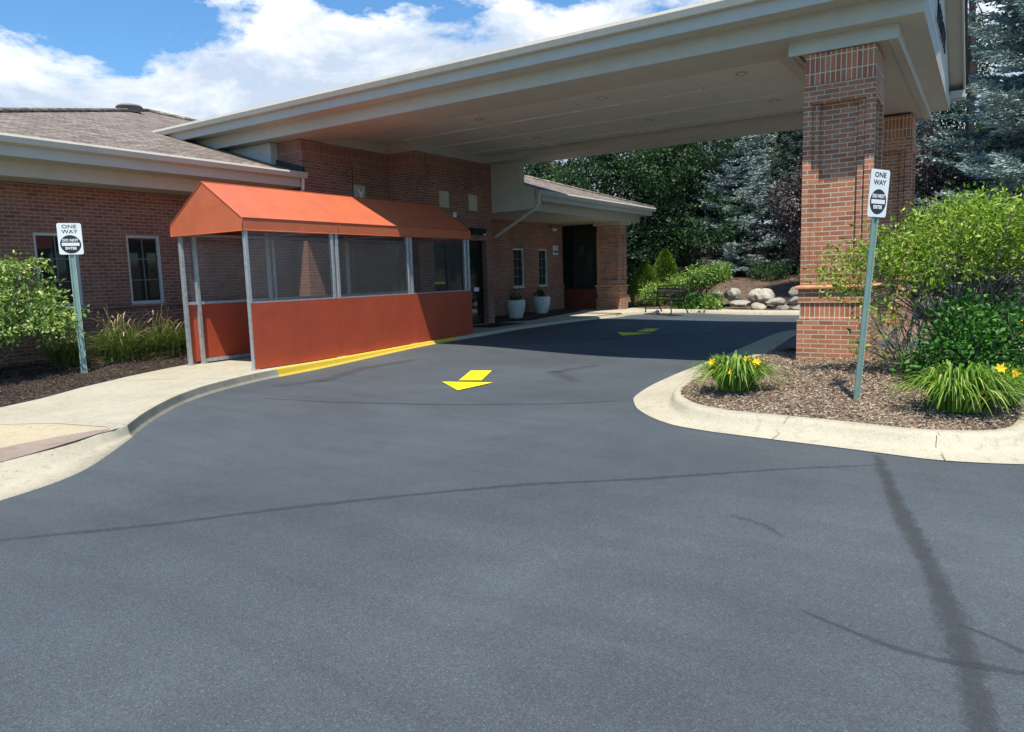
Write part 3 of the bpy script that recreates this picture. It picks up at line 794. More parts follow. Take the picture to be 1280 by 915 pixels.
# wall D with two narrow windows
wD_h = [(20.72,21.42,1.18,2.50),(22.39,23.02,1.18,2.50)]
w = wall_y(17.68, 24.15, YD, 0, 3.42, wD_h, depth=.11)
w.add([(24.15,YD,0),(24.15,YD+3,0),(24.15,YD+3,3.42),(24.15,YD,3.42)], [(0,1,2,3)])
wD = bp(w, 'wall', M['brick'])
mb = MB(); mb.prism([(YD,1.10),(YD-.04,1.10),(YD-.055,1.12),(YD-.055,1.14),(YD,1.17)], 17.7, 24.2, 'x'); bp(mb, 'ledge', M['brick'], wD)
mb = MB(); mb.rect_loft(17.7, YD-.02, 24.17, YD+.05, [(0,.2),(0,1.10)]); bp(mb, 'wall_base', M['brick'], wD)

def window(x0, x1, z0, z1, y, cols=2, rows_=3, shade=False):
    t = .055
    f = MB(); Yf = y+.03
    for a, b in (((x0,z0),(x0+t,z1)),((x1-t,z0),(x1,z1)),((x0+t,z1-t),(x1-t,z1)),((x0+t,z0),(x1-t,z0+t))):
        f.box((a[0],Yf,a[1]),(b[0],Yf+.07,b[1]))
    fo = bp(f, 'window', M['white_frame'])
    s = MB(); s.box((x0-.02,y-.035,z0-.045),(x1+.02,y+.04,z0-.002)); bp(s, 'sill', M['white_frame'], fo)
    g = MB(); g.box((x0+t,Yf+.045,z0+t),(x1-t,Yf+.055,z1-t)); bp(g, 'pane', M['glass'], fo)
    b = MB()
    for k in range(1, cols):
        x = lerp(x0+t, x1-t, k/cols); b.box((x-.009,Yf+.030,z0+t),(x+.009,Yf+.044,z1-t))
    for k in range(1, rows_):
        z = lerp(z0+t, z1-t, k/rows_); b.box((x0+t,Yf+.032,z-.009),(x1-t,Yf+.043,z+.009))
    bp(b, 'glazing_bar', M['window_bar'], fo)
    return fo
M['window_bar'] = simple('window_bar', (.16,.17,.16), .5)
for h in wA: window(*h, YA)
for h in wD_h: window(*h, YD, 2, 4)

# entrance doors
mb = MB(); Yd = YC+.16
mb.box((DX0,Yd,DZ-.12),(DX1,Yd+.1,DZ)); mb.box((DX0,Yd,.22),(DX0+.09,Yd+.1,DZ-.12)); mb.box((DX1-.09,Yd,.22),(DX1,Yd+.1,DZ-.12))
mb.box((16.44,Yd,.22),(16.53,Yd+.1,DZ-.12)); mb.box((15.7,Yd,.22),(15.77,Yd+.1,DZ-.12)); mb.box((DX0+.09,Yd,.22),(16.44,Yd+.1,.42))
mb.box((DX0+.09,Yd+.005,1.15),(16.44,Yd+.095,1.24))
fr_ = bp(mb, 'entrance_frame', M['dark_frame'])
g = MB(); g.box((DX0+.09,Yd+.045,.42),(16.44,Yd+.055,DZ-.12)); bp(g, 'pane', M['glass'], fr_)
g = MB(); g.box((15.05,Yd+.03,1.42),(15.62,Yd+.04,1.48)); bp(g, 'yellow_strip', M['yellow_tape'], fr_)
d = MB()
d.box((16.54,Yd+.02,.24),(16.63,Yd+.07,DZ-.14)); d.box((17.18,Yd+.02,.24),(17.27,Yd+.07,DZ-.14)); d.box((16.63,Yd+.02,DZ-.24),(17.18,Yd+.07,DZ-.14))
d.box((16.63,Yd+.02,.24),(17.18,Yd+.07,.46)); d.box((16.63,Yd+.02,1.16),(17.18,Yd+.07,1.26))
do = bp(d, 'door', M['dark_frame'])
g = MB(); g.box((16.63,Yd+.042,.46),(17.18,Yd+.05,1.16)); g.box((16.63,Yd+.042,1.26),(17.18,Yd+.05,DZ-.24)); bp(g, 'pane', M['glass'], do)
g = MB(); g.box((16.92,Yd+.01,1.17),(17.16,Yd+.019,1.28)); bp(g, 'notice', M['sticker'], do)
g = MB(); g.tube([(16.66,Yd-.03,1.3),(16.66,Yd-.03,1.75)], .012, 8); bp(g, 'handle', M['galv'], do)
# dark room behind
mb = MB(); mb.box((DX0,YC+.9,0),(DX1,YC+.95,DZ)); bp(mb, 'inner_wall', M['dark_frame'])
# black box light over the door, small speaker, plaques
mb = MB(); mb.box((16.5,YC-.16,2.76),(17.15,YC-.002,2.93)); l_ = bp(mb, 'wall_lamp', M['black'], None, .01)
mb = MB(); mb.lathe([(0,-.02),(.035,-.02),(.04,0),(.03,.03),(0,.035)], (17.05,YC-.16,2.76), 12); bp(mb, 'bulb', M['lamp_glass'], l_)
mb = MB(); mb.box((15.82,YC-.07,3.20),(15.91,YC-.002,3.33)); bp(mb, 'speaker', M['sticker'], None, .01)
for (a, b, c_, d_) in ((15.26,15.65,3.43,3.86),(16.55,16.93,3.42,3.86)):
    mb = MB(); mb.box((a,YC-.03,c_),(b,YC-.002,d_)); bp(mb, 'wall_plaque', M['cream'], None, .006)
mb = MB(); mb.box((13.0+.07,YB-.03,3.42),(13.45,YB-.002,3.90)); pq = bp(mb, 'wall_plaque', M['cream'], None, .006)
pq['label'] = 'cream plaque with a small pale figure raising both arms'
mb = MB(); x_ = 13.27; y_ = YB-.055
mb.tube([(x_,y_,3.44),(x_,y_,3.66)], [.028,.035], 8); mb.tube([(x_,y_,3.64),(x_-.09,y_,3.80)], .016, 6); mb.tube([(x_,y_,3.64),(x_+.09,y_,3.80)], .016, 6)
mb.lathe([(0,-.03),(.022,-.02),(.03,0),(.022,.02),(0,.03)], (x_,y_,3.72), 10)
bp(mb, 'figure_relief', M['sign_white'], pq)
# flood lamp and notice on wall D
mb = MB(); mb.tube([(23.30,YD,3.25),(23.30,YD-.08,3.25)], .045, 10); mb.tube([(23.26,YD-.08,3.25),(23.20,YD-.17,3.18)], [.03,.055], 10); mb.tube([(23.34,YD-.08,3.25),(23.42,YD-.17,3.18)], [.03,.055], 10)
bp(mb, 'flood_lamp', M['lamp_glass'])
mb = MB(); mb.box((23.42,YD-.012,2.30),(23.78,YD-.002,2.64)); no = bp(mb, 'notice', M['sign_white'])
mb = MB(); mb.box((23.45,YD-.016,2.36),(23.75,YD-.0125,2.47)); mb.box((23.50,YD-.016,2.52),(23.56,YD-.0125,2.61)); mb.box((23.64,YD-.016,2.52),(23.70,YD-.0125,2.61)); 
bp(mb, 'notice_print', simple('blue_print', (.10,.16,.36), .5), no)

# eave of left wing
mb = MB(); mb.prism([(12.97+.02,3.87),(12.87,3.89),(12.85,3.98),(12.87,4.02),(12.98,4.02)], -2.6, 11.48, 'x')
gA = bp(mb, 'gutter', M['ridge_metal'])
mb = MB(); mb.tube([(11.40,12.93,3.9),(11.40,12.95,3.66),(11.47,13.3,3.44),(11.50,13.98,3.30),(11.44,14.2,3.1)], .045, 4, smooth=False); mb.box((11.36,14.2,1.22),(11.455,14.28,3.12)); mb.tube([(11.41,14.24,1.3),(11.36,14.1,1.12),(11.25,13.9,1.0)], .045, 4, smooth=False)
bp(mb, 'downspout', M['ridge_metal'], gA)
mb = MB(); mb.box((-2.5,13.0,3.70),(11.4,13.04,3.90)); bp(mb, 'fascia', M['trim'])
mb = MB(); mb.box((-2.4,13.04,3.70),(11.4,13.52,3.74)); mb.box((-2.3,13.52,3.46),(11.36,13.56,3.74)); mb.box((-2.2,13.56,3.46),(11.34,14.5,3.49)); sA = bp(mb, 'soffit', M['trim'])
mb = MB()
mb.box((-2.0,14.22,3.450),(11.3,14.25,3.4595))
bp(mb, 'soffit_vent', M['dark_frame'], sA)

# pyramid hip roof of the left wing (solid slab)
sl = .31; E0 = 12.93; zE = 4.0
pk = (14.7, 24.2, zE+sl*(24.2-E0))
xl = pk[0]-(pk[1]-E0)
def zr(y): return zE+sl*(y-E0)
mb = MB()
F_ = [(xl,E0,zE),(11.46,E0,zE),(11.46,14.0,zr(14.0)),(13.2,14.5,zr(14.5)),(17.7,14.5,zr(14.5)),(pk[0]+9.7,14.5,zr(14.5)),pk]
mb.add(F_, [tuple(range(len(F_)))])
mb.add([(xl,E0,zE),pk,(xl,pk[1]*2-E0,zE)], [(0,1,2)])
mb.add([(pk[0]+11.27,E0+1.57,zE),(pk[0]+11.27,pk[1]*2-E0,zE),pk], [(0,1,2)])
mb.add([(xl,pk[1]*2-E0,zE),pk,(pk[0]+11.27,pk[1]*2-E0,zE)], [(0,1,2)])
rA = bp(mb, 'roof', M['shingle'])
mb = MB(); 
mb.tube([(xl,E0,zE+.02),(pk[0],pk[1],pk[2]+.03)], .07, 6); mb.tube([(pk[0],pk[1],pk[2]+.03),(pk[0]+9.7,14.5,zr(14.5)+.02)], .07, 6)
bp(mb, 'ridge_cap', M['shingle'], rA)
mb = MB(); mb.lathe([(0.30,-.16),(.34,0.0),(.40,.0),(.34,.07),(.15,.12),(0,.13)], (13.25,22.75,zr(22.75)+.10), 16); bp(mb, 'roof_vent', M['vent_grey'], rA)
# siding infill and flashing where roof meets brick
mb = MB(); mb.box((11.3,13.85,4.28),(11.50,16.5,4.76)); bp(mb, 'siding', M['trim'])
mb = MB(); mb.prism([(12.95,4.04),(13.0,4.16),(14.6,4.60),(14.6,4.42)], 11.44,11.50,'x'); bp(mb, 'flashing', M['flash'], rA)

# ---- drive-through canopy
CY0, CY1 = .83, 21.0
mb = MB(); 
# soffit border round the recessed ceiling (a ring) at z 4.77
zS, zC = 4.77, 4.96
def ring_box(mb, x0,x1,y0,y1, X0,X1,Y0,Y1, z0, z1):
    mb.box((x0,y0,z0),(X0,y1,z1)); mb.box((X1,y0,z0),(x1,y1,z1)); mb.box((X0,y0,z0),(X1,Y0,z1)); mb.box((X0,Y1,z0),(X1,y1,z1))
ring_box(mb, 11.03, 18.23, CY0+.03, 18.5, 12.04, 17.30, 2.84, 18.4, zS, zC+.12)
cn = bp(mb, 'canopy_soffit', M['trim'])
mb = MB(); mb.box((12.0,2.8,zC),(17.35,18.45,zC+.05)); ce = bp(mb, 'canopy_ceiling', M['ceiling'])
mb = MB()
for y in (4.62, 7.03, 9.7): mb.box((12.04,y-.022,zC-.018),(17.30,y+.022,zC-.0005))
for x in (13.92, 15.25, 16.57): mb.box((x-.022,2.84,zC-.0181),(x+.022,12.1,zC-.0006))
bp(mb, 'ceiling_batten', M['cream_lt'], ce)
mb = MB(); mb.box((17.25,2.84,zC-.03),(17.299,12.2,zC-.0065)); bp(mb, 'ceiling_bead', M['cream'], ce)
mb = MB(); mb.box((12.041,2.841,zC-.03),(12.09,12.2,zC-.0065)); bp(mb, 'ceiling_bead', M['cream'], ce)
for x, y in ((13.18,9.31),(15.89,9.48),(13.2,3.73),(15.73,3.77),(13.2,6.4),(15.8,6.5)):
    mb = MB(); mb.lathe([(.055,-.004),(.10,-.010),(.105,-.001),(.105,.0)], (x,y,zC-.008), 20); rl = bp(mb, 'recessed_light', M['cream'], ce)
    rl_ = MB(); rl_.lathe([(0,.0),(.055,0.0)], (x,y,zC-.0115), 20); bp(rl_, 'lamp_lens', M['lamp_glass'], ce)
# friezes where the ceiling meets brick walls
mb = MB(); mb.box((11.45,YB-.03,4.77),(14.33,YB+.1,zC+.03)); mb.box((14.33,YC-.03,4.771),(17.72,YC+.1,zC+.031)); mb.box((14.3302,YC+.1,4.7712),(14.45,YB+.1,zC+.0312))
bp(mb, 'frieze_board', M['trim'])
# outer boards
mb = MB(); mb.box((11.0,CY0+.03,zS-.003),(11.03,18.5,5.09)); mb.box((18.23,CY0+.03,zS-.003),(18.26,18.5,5.09)); bp(mb, 'canopy_frieze', M['trim'], cn)
mb = MB(); mb.box((10.65,.60,5.03),(11.0,17.4,5.055)); mb.box((18.26,.60,5.03),(18.63,17.4,5.055)); bp(mb, 'eave_soffit', M['trim'], cn)
mb = MB(); mb.box((10.62,.56,5.01),(10.65,17.2,5.24)); mb.box((18.63,.56,5.01),(18.66,17.2,5.24)); fa = bp(mb, 'fascia', M['trim'])
mb = MB(); mb.prism([(10.617,5.185),(10.52,5.19),(10.49,5.28),(10.505,5.33),(10.617,5.33)], .56, 17.6, 'y'); mb.prism([(18.66,5.185),(18.76,5.19),(18.79,5.28),(18.775,5.33),(18.66,5.33)], .56, 17.6, 'y')
mb.tube([(10.56,17.25,5.2),(10.60,17.3,5.0)], .05, 4, smooth=False)
bp(mb, 'gutter', M['ridge_metal'])
# gable end: siding, band board, rake
rx, rz_, gs = 14.64, 6.80, .36
mb = MB(); mb.add([(rx-3.6,CY0+.012,5.0),(rx+3.6,CY0+.012,5.0),(rx+3.6,CY0+.012,5.25),(rx,CY0+.012,rz_-.16),(rx-3.6,CY0+.012,5.25)], [(0,1,2,3,4)])
gb = bp(mb, 'gable_siding', M['siding'])
mb = MB(); mb.box((11.0,CY0-.012,zS-.0035),(18.26,CY0+.0295,5.02)); bp(mb, 'band_board', M['trim'], gb)
# black raised characters on the gable (too oblique to read in the photograph)
mb = MB(); x = 13.4
for k in range(7):
    if k in (0,3,6): mb.box((x,CY0-.03,5.30),(x+.05,CY0-.008,5.62)); mb.box((x+.05,CY0-.03,5.30),(x+.2,CY0-.008,5.35))
    elif k in (1,4,8): mb.box((x,CY0-.03,5.30),(x+.05,CY0-.008,5.62)); mb.box((x+.17,CY0-.03,5.30),(x+.22,CY0-.008,5.62)); mb.box((x+.05,CY0-.03,5.44),(x+.17,CY0-.008,5.49))
    else: mb.box((x+.08,CY0-.03,5.30),(x+.13,CY0-.008,5.62)); mb.box((x,CY0-.03,5.57),(x+.08,CY0-.008,5.62)); mb.box((x+.13,CY0-.03,5.57),(x+.21,CY0-.008,5.62))
    x += .34
bp(mb, 'raised_lettering', M['letter_black'], gb)
# roof slabs
mb = MB()
def slab(mb, pts, t=.06):
    n = len(pts); lo = [(p[0],p[1],p[2]-t) for p in pts]
    mb.add(list(pts)+lo, [tuple(range(n)), tuple(range(2*n-1,n-1,-1))]+[(i,(i+1)%n,(i+1)%n+n,i+n) for i in range(n)])
slab(mb, [(10.58,.55,5.345),(rx,.55,rz_),(rx,22,rz_),(10.58,17.4,5.345)])
slab(mb, [(18.70,.55,5.345),(18.70,17.4,5.345),(rx,22,rz_),(rx,.55,rz_)])
bp(mb, 'canopy_roof', M['shingle'])
mb = MB()
for sgn in (-1,1):
    X0 = rx+sgn*4.02; 
    mb.add([(rx,.56,rz_-.065),(X0,.56,5.28),(X0,.56,5.06),(rx,.56,rz_-.28),(rx,.59,rz_-.065),(X0,.59,5.28),(X0,.59,5.06),(rx,.59,rz_-.28)], [(0,1,2,3),(4,7,6,5),(0,4,5,1),(2,6,7,3),(1,5,6,2)])
    mb.add([(rx,.59,rz_-.20),(X0,.59,5.15),(X0,CY0+.01,5.15),(rx,CY0+.01,rz_-.20)], [(0,1,2,3)])
rk = bp(mb, 'rake_board', M['trim'])
mb = MB(); mb.box((18.262,.563,5.005),(18.655,CY0-.001,5.15)); bp(mb, 'eave_return', M['trim'], rk)
mb = MB(); mb.box((10.652,.563,5.005),(10.998,CY0-.001,5.15)); bp(mb, 'eave_return', M['trim'], rk)
# drip edge, black
mb = MB()
for sgn in (-1,1): mb.tube([(rx,.545,rz_+.0),(rx+sgn*4.06,.545,5.345)], .03, 4, smooth=False)
bp(mb, 'drip_edge', M['flash'], rk)
# cross beam over the pillars
mb = MB(); mb.box((11.27,1.13,4.576),(17.98,1.17,zS)); mb.box((11.27,2.48,4.576),(17.98,2.52,zS)); mb.box((11.27,1.17,4.576),(11.31,2.48,zS)); mb.box((17.94,1.17,4.576),(17.98,2.48,zS)); mb.box((11.31,1.17,4.62),(17.94,2.48,4.66))
mb.box((11.31,1.17,4.585),(17.94,1.25,4.62)); mb.box((11.31,2.40,4.585),(17.94,2.48,4.62))
bp(mb, 'pillar_beam', M['trim'])

def pillar(x0, y0, wx, wy, zb, zt, mats, ledge=1.27, rec=.10, rz0=1.40, rz1=3.88, m=.21, sold=.43):
    x1, y1 = x0+wx, y0+wy
    mb = MB()
    # shaft with recessed panels
    m1 = m*.55
    for (a, b) in ((x0,y0),(x1-m1,y0),(x0,y1-m1),(x1-m1,y1-m1)): mb.box((a,b,rz0),(a+m1,b+m1,rz1))
    for (a, b) in ((x0+.045,y0+.045),(x1-m-.002,y0+.045),(x0+.045,y1-m-.002),(x1-m-.002,y1-m-.002)): mb.box((a,b,rz0),(a+m-.045+.002,b+m-.045+.002,rz1))
    mb.box((x0+rec,y0+rec,rz0-.01),(x1-rec,y1-rec,rz1+.01))
    mb.box((x0,y0,ledge+.04),(x1,y1,rz0)); mb.box((x0,y0,rz1),(x1,y1,zt-sold))
    # corbelled base
    mb.rect_loft(x0, y0, x1, y1, [(.022,ledge-.20),(.022,ledge-.005)])
    mb.rect_loft(x0, y0, x1, y1, [(.03,zb-.2),(.03,ledge-.435)])
    c = bp(mb, 'pillar', mats[0])
    mb = MB(); mb.rect_loft(x0, y0, x1, y1, [(-.012,zt-sold),(-.012,zt)]); bp(mb, 'soldier_course', mats[1], c)
    mb = MB(); mb.rect_loft(x0, y0, x1, y1, [(.0,ledge-.435),(.0,ledge-.20)]); bp(mb, 'soldier_course', mats[1], c)
    mb = MB(); mb.rect_loft(x0, y0, x1, y1, [(0,ledge-.005),(.05,ledge-.004),(.07,ledge+.010),(.07,ledge+.032),(.045,ledge+.05),(0,ledge+.056)])
    bp(mb, 'bullnose_ledge', mats[2], c)
    return c
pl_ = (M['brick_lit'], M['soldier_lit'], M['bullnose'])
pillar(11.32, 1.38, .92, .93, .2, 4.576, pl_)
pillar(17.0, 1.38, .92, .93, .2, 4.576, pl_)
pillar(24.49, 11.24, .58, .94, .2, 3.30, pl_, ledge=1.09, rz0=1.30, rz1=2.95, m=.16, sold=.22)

# ---- entrance porch roof on the right (hip)
P0, P1 = 18.25, 25.75     # frieze extent
mb = MB(); mb.box((17.9,11.0,3.42),(P1,11.04,3.80)); mb.box((P1-.04,11.04,3.42),(P1,14.5,3.80)); mb.box((17.72,11.04,3.42),(P1-.04,14.5,3.45)); mb.box((24.4,11.16,3.30),(25.15,12.26,3.42))
pf_ = bp(mb, 'porch_frieze', M['trim'])
mb = MB(); mb.box((18.0,10.64,3.66),(26.08,10.67,3.86)); mb.box((26.05,10.67,3.66),(26.08,14.5,3.86)); mb.box((18.0,10.67,3.76),(26.05,11.0,3.79)); mb.box((P1,11.0,3.76),(26.05,14.5,3.79)); bp(mb, 'fascia', M['trim'], pf_)
mb = MB(); mb.prism([(10.64,3.80),(10.55,3.81),(10.52,3.90),(10.54,3.94),(10.64,3.94)], 17.7, 26.2, 'x'); mb.prism([(26.08,3.80),(26.17,3.81),(26.2,3.90),(26.18,3.94),(26.08,3.94)], 10.56, 14.5, 'y')
gD = bp(mb, 'gutter', M['ridge_metal'])
mb = MB(); mb.tube([(17.75,10.58,3.84),(17.75,10.58,3.58),(17.72,10.72,3.42),(17.70,11.3,3.12),(17.73,12.1,2.72)], .05, 4, smooth=False)
bp(mb, 'downspout', M['ridge_metal'], gD)
mb = MB(); k = .33; H_ = 3.6
pts = [(17.92,10.58,3.945),(26.18,10.58,3.945),(26.18-H_,10.58+H_,3.945+k*H_),(17.92,10.58+H_,3.945+k*H_)]
slab(mb, pts, .04); slab(mb, [(26.18,10.58,3.945),(26.18,18,3.945),(26.18-H_,18,3.945+k*H_),(26.18-H_,10.58+H_,3.945+k*H_)], .04)
slab(mb, [(17.92,10.58+H_,3.945+k*H_),(26.18-H_,10.58+H_,3.945+k*H_),(26.18-H_,18,3.945+k*H_),(17.92,18,3.945+k*H_)], .04)
pr = bp(mb, 'porch_roof', M['shingle'])
mb = MB(); mb.tube([(26.18,10.58,3.96),(26.18-H_,10.58+H_,3.96+k*H_)], .05, 6); bp(mb, 'ridge_cap', M['shingle'], pr)
# boxed end of the porch roof against the canopy
mb = MB(); mb.prism([(10.72,3.45),(12.1,3.45),(12.1,4.46),(10.72,3.99)], 17.71, 17.9, 'x'); mb.box((17.72,11.2,4.1),(17.98,12.1,4.80)); mb.box((17.69,12.08,3.4),(17.78,12.16,4.78)); bp(mb, 'boxed_end', M['trim'], pf_)
# dark glazed screen closing the porch
mb = MB(); mb.box((24.62,12.18,1.02),(24.65,16.3,3.40)); sc_ = bp(mb, 'porch_screen', M['glass'])
mb = MB(); mb.box((24.58,12.18,.2),(24.68,16.3,1.0)); bp(mb, 'maroon_panel', M['maroon'], sc_)
mb = MB(); mb.box((24.57,12.18,1.0),(24.69,16.3,1.03)); mb.box((24.58,13.2,1.03),(24.67,13.24,3.4)); bp(mb, 'screen_rail', M['dark_frame'], sc_)

# ------------------------------------------------------------------ orange shelter
SH = empty('entrance_shelter', (7.78,10.3,.13), 'long orange fabric walkway shelter with clear vinyl windows on grey posts, beside the yellow kerb', 'shelter')
def sp(mb, name, mat, parent=None, bevel=0):
    mb.v = [(x-7.78, y-10.3, z-.13) for x, y, z in mb.v]; return mb.build(name, mat, parent or SH, bevel)
SX0, SX1, SY0, SY1 = 7.76, 13.98, 10.3, 12.12
YR = 11.28
eav, eat, rdg = 2.46, 2.67, 3.33
def zfl(x): return ztop(x)+.002
# roof cover: one sheet with thickness, gables included
mb = MB()
x0, x1 = SX0-.04, SX1+.06; y0, y1 = SY0-.02, 12.30
Lp = [(y0,eav),(y0,eat),(YR,rdg),(y1,eat),(y1,eav)]
N = 18
def sag(u, v): return -.018*math.sin(PI*((u*3) % 1))**2*math.sin(PI*v)
vs = []; 
prof = [(y0,eav,0),(y0,eat,0)]+[(lerp(y0,YR,t),lerp(eat,rdg,t),1) for t in (.2,.4,.6,.8)]+[(YR,rdg,0)]+[(lerp(YR,y1,t),lerp(rdg,eat,t),1) for t in (.2,.4,.6,.8)]+[(y1,eat,0),(y1,eav,0)]
NX = 37
for i in range(NX):
    u = i/(NX-1); x = lerp(x0,x1,u)
    for j,(y,z,f) in enumerate(prof): vs.append((x,y,z+(sag(u,.5) if f else 0)))
n_ = len(prof)
fs = [(i*n_+j,(i+1)*n_+j,(i+1)*n_+j+1,i*n_+j+1) for i in range(NX-1) for j in range(n_-1)]
mb.add(vs, fs, False)
ga = list(range(n_)); mb.add([vs[i] for i in ga], [tuple(ga)]); mb.add([vs[(NX-1)*n_+i] for i in ga], [tuple(reversed(ga))])
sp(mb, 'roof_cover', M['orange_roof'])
mb = MB()   # welted seams
hem = fabric('orange_hem', (.50,.10,.035))
for y, z in ((y0-.004,eat+.004),(YR,rdg+.004),(y0-.004,eav+.006)): mb.tube([(x0-.004,y,z),(x1+.004,y,z)], .008, 6)
mb.tube([(x0-.004,y0,eav),(x0-.004,y0,eat),(x0-.004,YR,rdg),(x0-.004,y1,eat),(x0-.004,y1,eav),(x0-.004,y0,eav)], .008, 6)
for xs_ in (9.83, 11.9): mb.tube([(xs_,y0-.003,eav),(xs_,y0-.003,eat),(xs_,YR,rdg+.0)], .005, 5)
sp(mb, 'roof_seam', hem)
# posts
posts = [(7.785,SY0),(9.67,SY0),(9.79,SY0),(11.80,SY0),(11.90,SY0),(13.82,SY0),(13.95,SY0),(7.785,SY1),(8.05,SY1),(9.67,SY1),(9.79,SY1),(11.84,SY1),(13.95,SY1)]
for x, y in posts:
    mb = MB(); mb.box((x-.032,y-.01,zfl(x)),(x+.032,y+.055,eav+.12)); p_ = sp(mb, 'post', M['galv'], None, .004)
    mb = MB(); mb.box((x-.045,y-.03,zfl(x)),(x+.07,y+.075,zfl(x)+.012)); mb.tube([(x+.055,y+.02,zfl(x)),(x+.055,y+.02,zfl(x)+.035)], .012, 6); sp(mb, 'base_plate', M['galv'], p_)
# rails
for y in (SY0, SY1):
    mb = MB()
    mb.box((7.82,y+.0,1.235),(13.93,y+.045,1.285)); mb.box((7.82,y+.0,eav-.0),(13.93,y+.045,eav+.05))
    if y == SY1: mb.box((8.09,y+.001,.165),(13.9,y+.044,.225))
    sp(mb, 'rail', M['galv'])
mb = MB()
for x in (7.785, 9.73, 11.85, 13.95):
    mb.tube([(x,SY0+.02,eat-.03),(x,YR,rdg-.04),(x,SY1+.03,eat-.03)], .022, 8); mb.tube([(x,SY0+.02,eav+.06),(x,SY1+.03,eav+.06)], .02, 8)
mb.tube([(7.8,YR,rdg-.04),(13.93,YR,rdg-.04)], .022, 8)
sp(mb, 'roof_frame', M['galv'])
# fabric lower panels, one per bay (a sheet outside the posts)
for (a, b) in ((7.775,9.73),(9.735,11.915),(11.92,13.99)):
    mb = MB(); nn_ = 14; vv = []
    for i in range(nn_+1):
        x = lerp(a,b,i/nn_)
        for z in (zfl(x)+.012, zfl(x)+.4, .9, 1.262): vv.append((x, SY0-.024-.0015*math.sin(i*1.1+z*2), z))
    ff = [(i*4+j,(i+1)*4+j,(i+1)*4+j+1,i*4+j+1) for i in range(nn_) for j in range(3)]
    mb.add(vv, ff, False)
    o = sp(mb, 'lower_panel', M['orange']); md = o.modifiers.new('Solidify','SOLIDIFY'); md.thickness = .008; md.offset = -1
for (a, b) in ((7.80,9.73),(9.735,11.88),(11.885,13.96)):
    mb = MB(); mb.box((a,SY1+.06,.19),(b,SY1+.068,1.26)); sp(mb, 'lower_panel', M['orange'])
    mb = MB(); mb.box((a+.02,SY1+.060,1.285),(b-.0,SY1+.063,eav+.1)); sp(mb, 'vinyl_window', M['vinyl'])
for (a, b) in ((7.82,9.64),(9.82,11.77),(11.93,13.79)):
    mb = MB(); nn_ = 10; vv = []
    for i in range(nn_+1):
        x = lerp(a,b,i/nn_)
        for z in (1.285, 1.6, 1.95, 2.25, eav+.01): vv.append((x, SY0+.002+.006*math.sin(i*.9+a)*math.sin((z-1.28)*2.6), z))
    mb.add(vv, [(i*5+j,(i+1)*5+j,(i+1)*5+j+1,i*5+j+1) for i in range(nn_) for j in range(4)], True)
    sp(mb, 'vinyl_window', M['vinyl'])

# ------------------------------------------------------------------ signs
def text_mesh(txt, size, name, mat, parent, loc, rot=None, sx=1, bold=.0):
    cu = bpy.data.curves.new(name, 'FONT'); cu.body = txt; cu.size = size; cu.align_x = 'CENTER'; cu.align_y = 'CENTER'; cu.extrude = .0008; cu.offset = bold
    cu.resolution_u = 3
    ob = bpy.data.objects.new(name, cu); COL.objects.link(ob)
    dg = bpy.context.evaluated_depsgraph_get(); dg.update()
    me = bpy.data.meshes.new_from_object(ob.evaluated_get(dg))
    bpy.data.objects.remove(ob)
    for v in me.vertices: v.co.x *= sx
    # text lies in XY; put it in the XZ plane facing -Y
    for v in me.vertices: v.co = Vector((v.co.x+loc[0], -v.co.z+loc[1], v.co.y+loc[2]))
    me.materials.clear(); me.materials.append(mat)
    o = bpy.data.objects.new(name, me); COL.objects.link(o); o.parent = parent
    return o
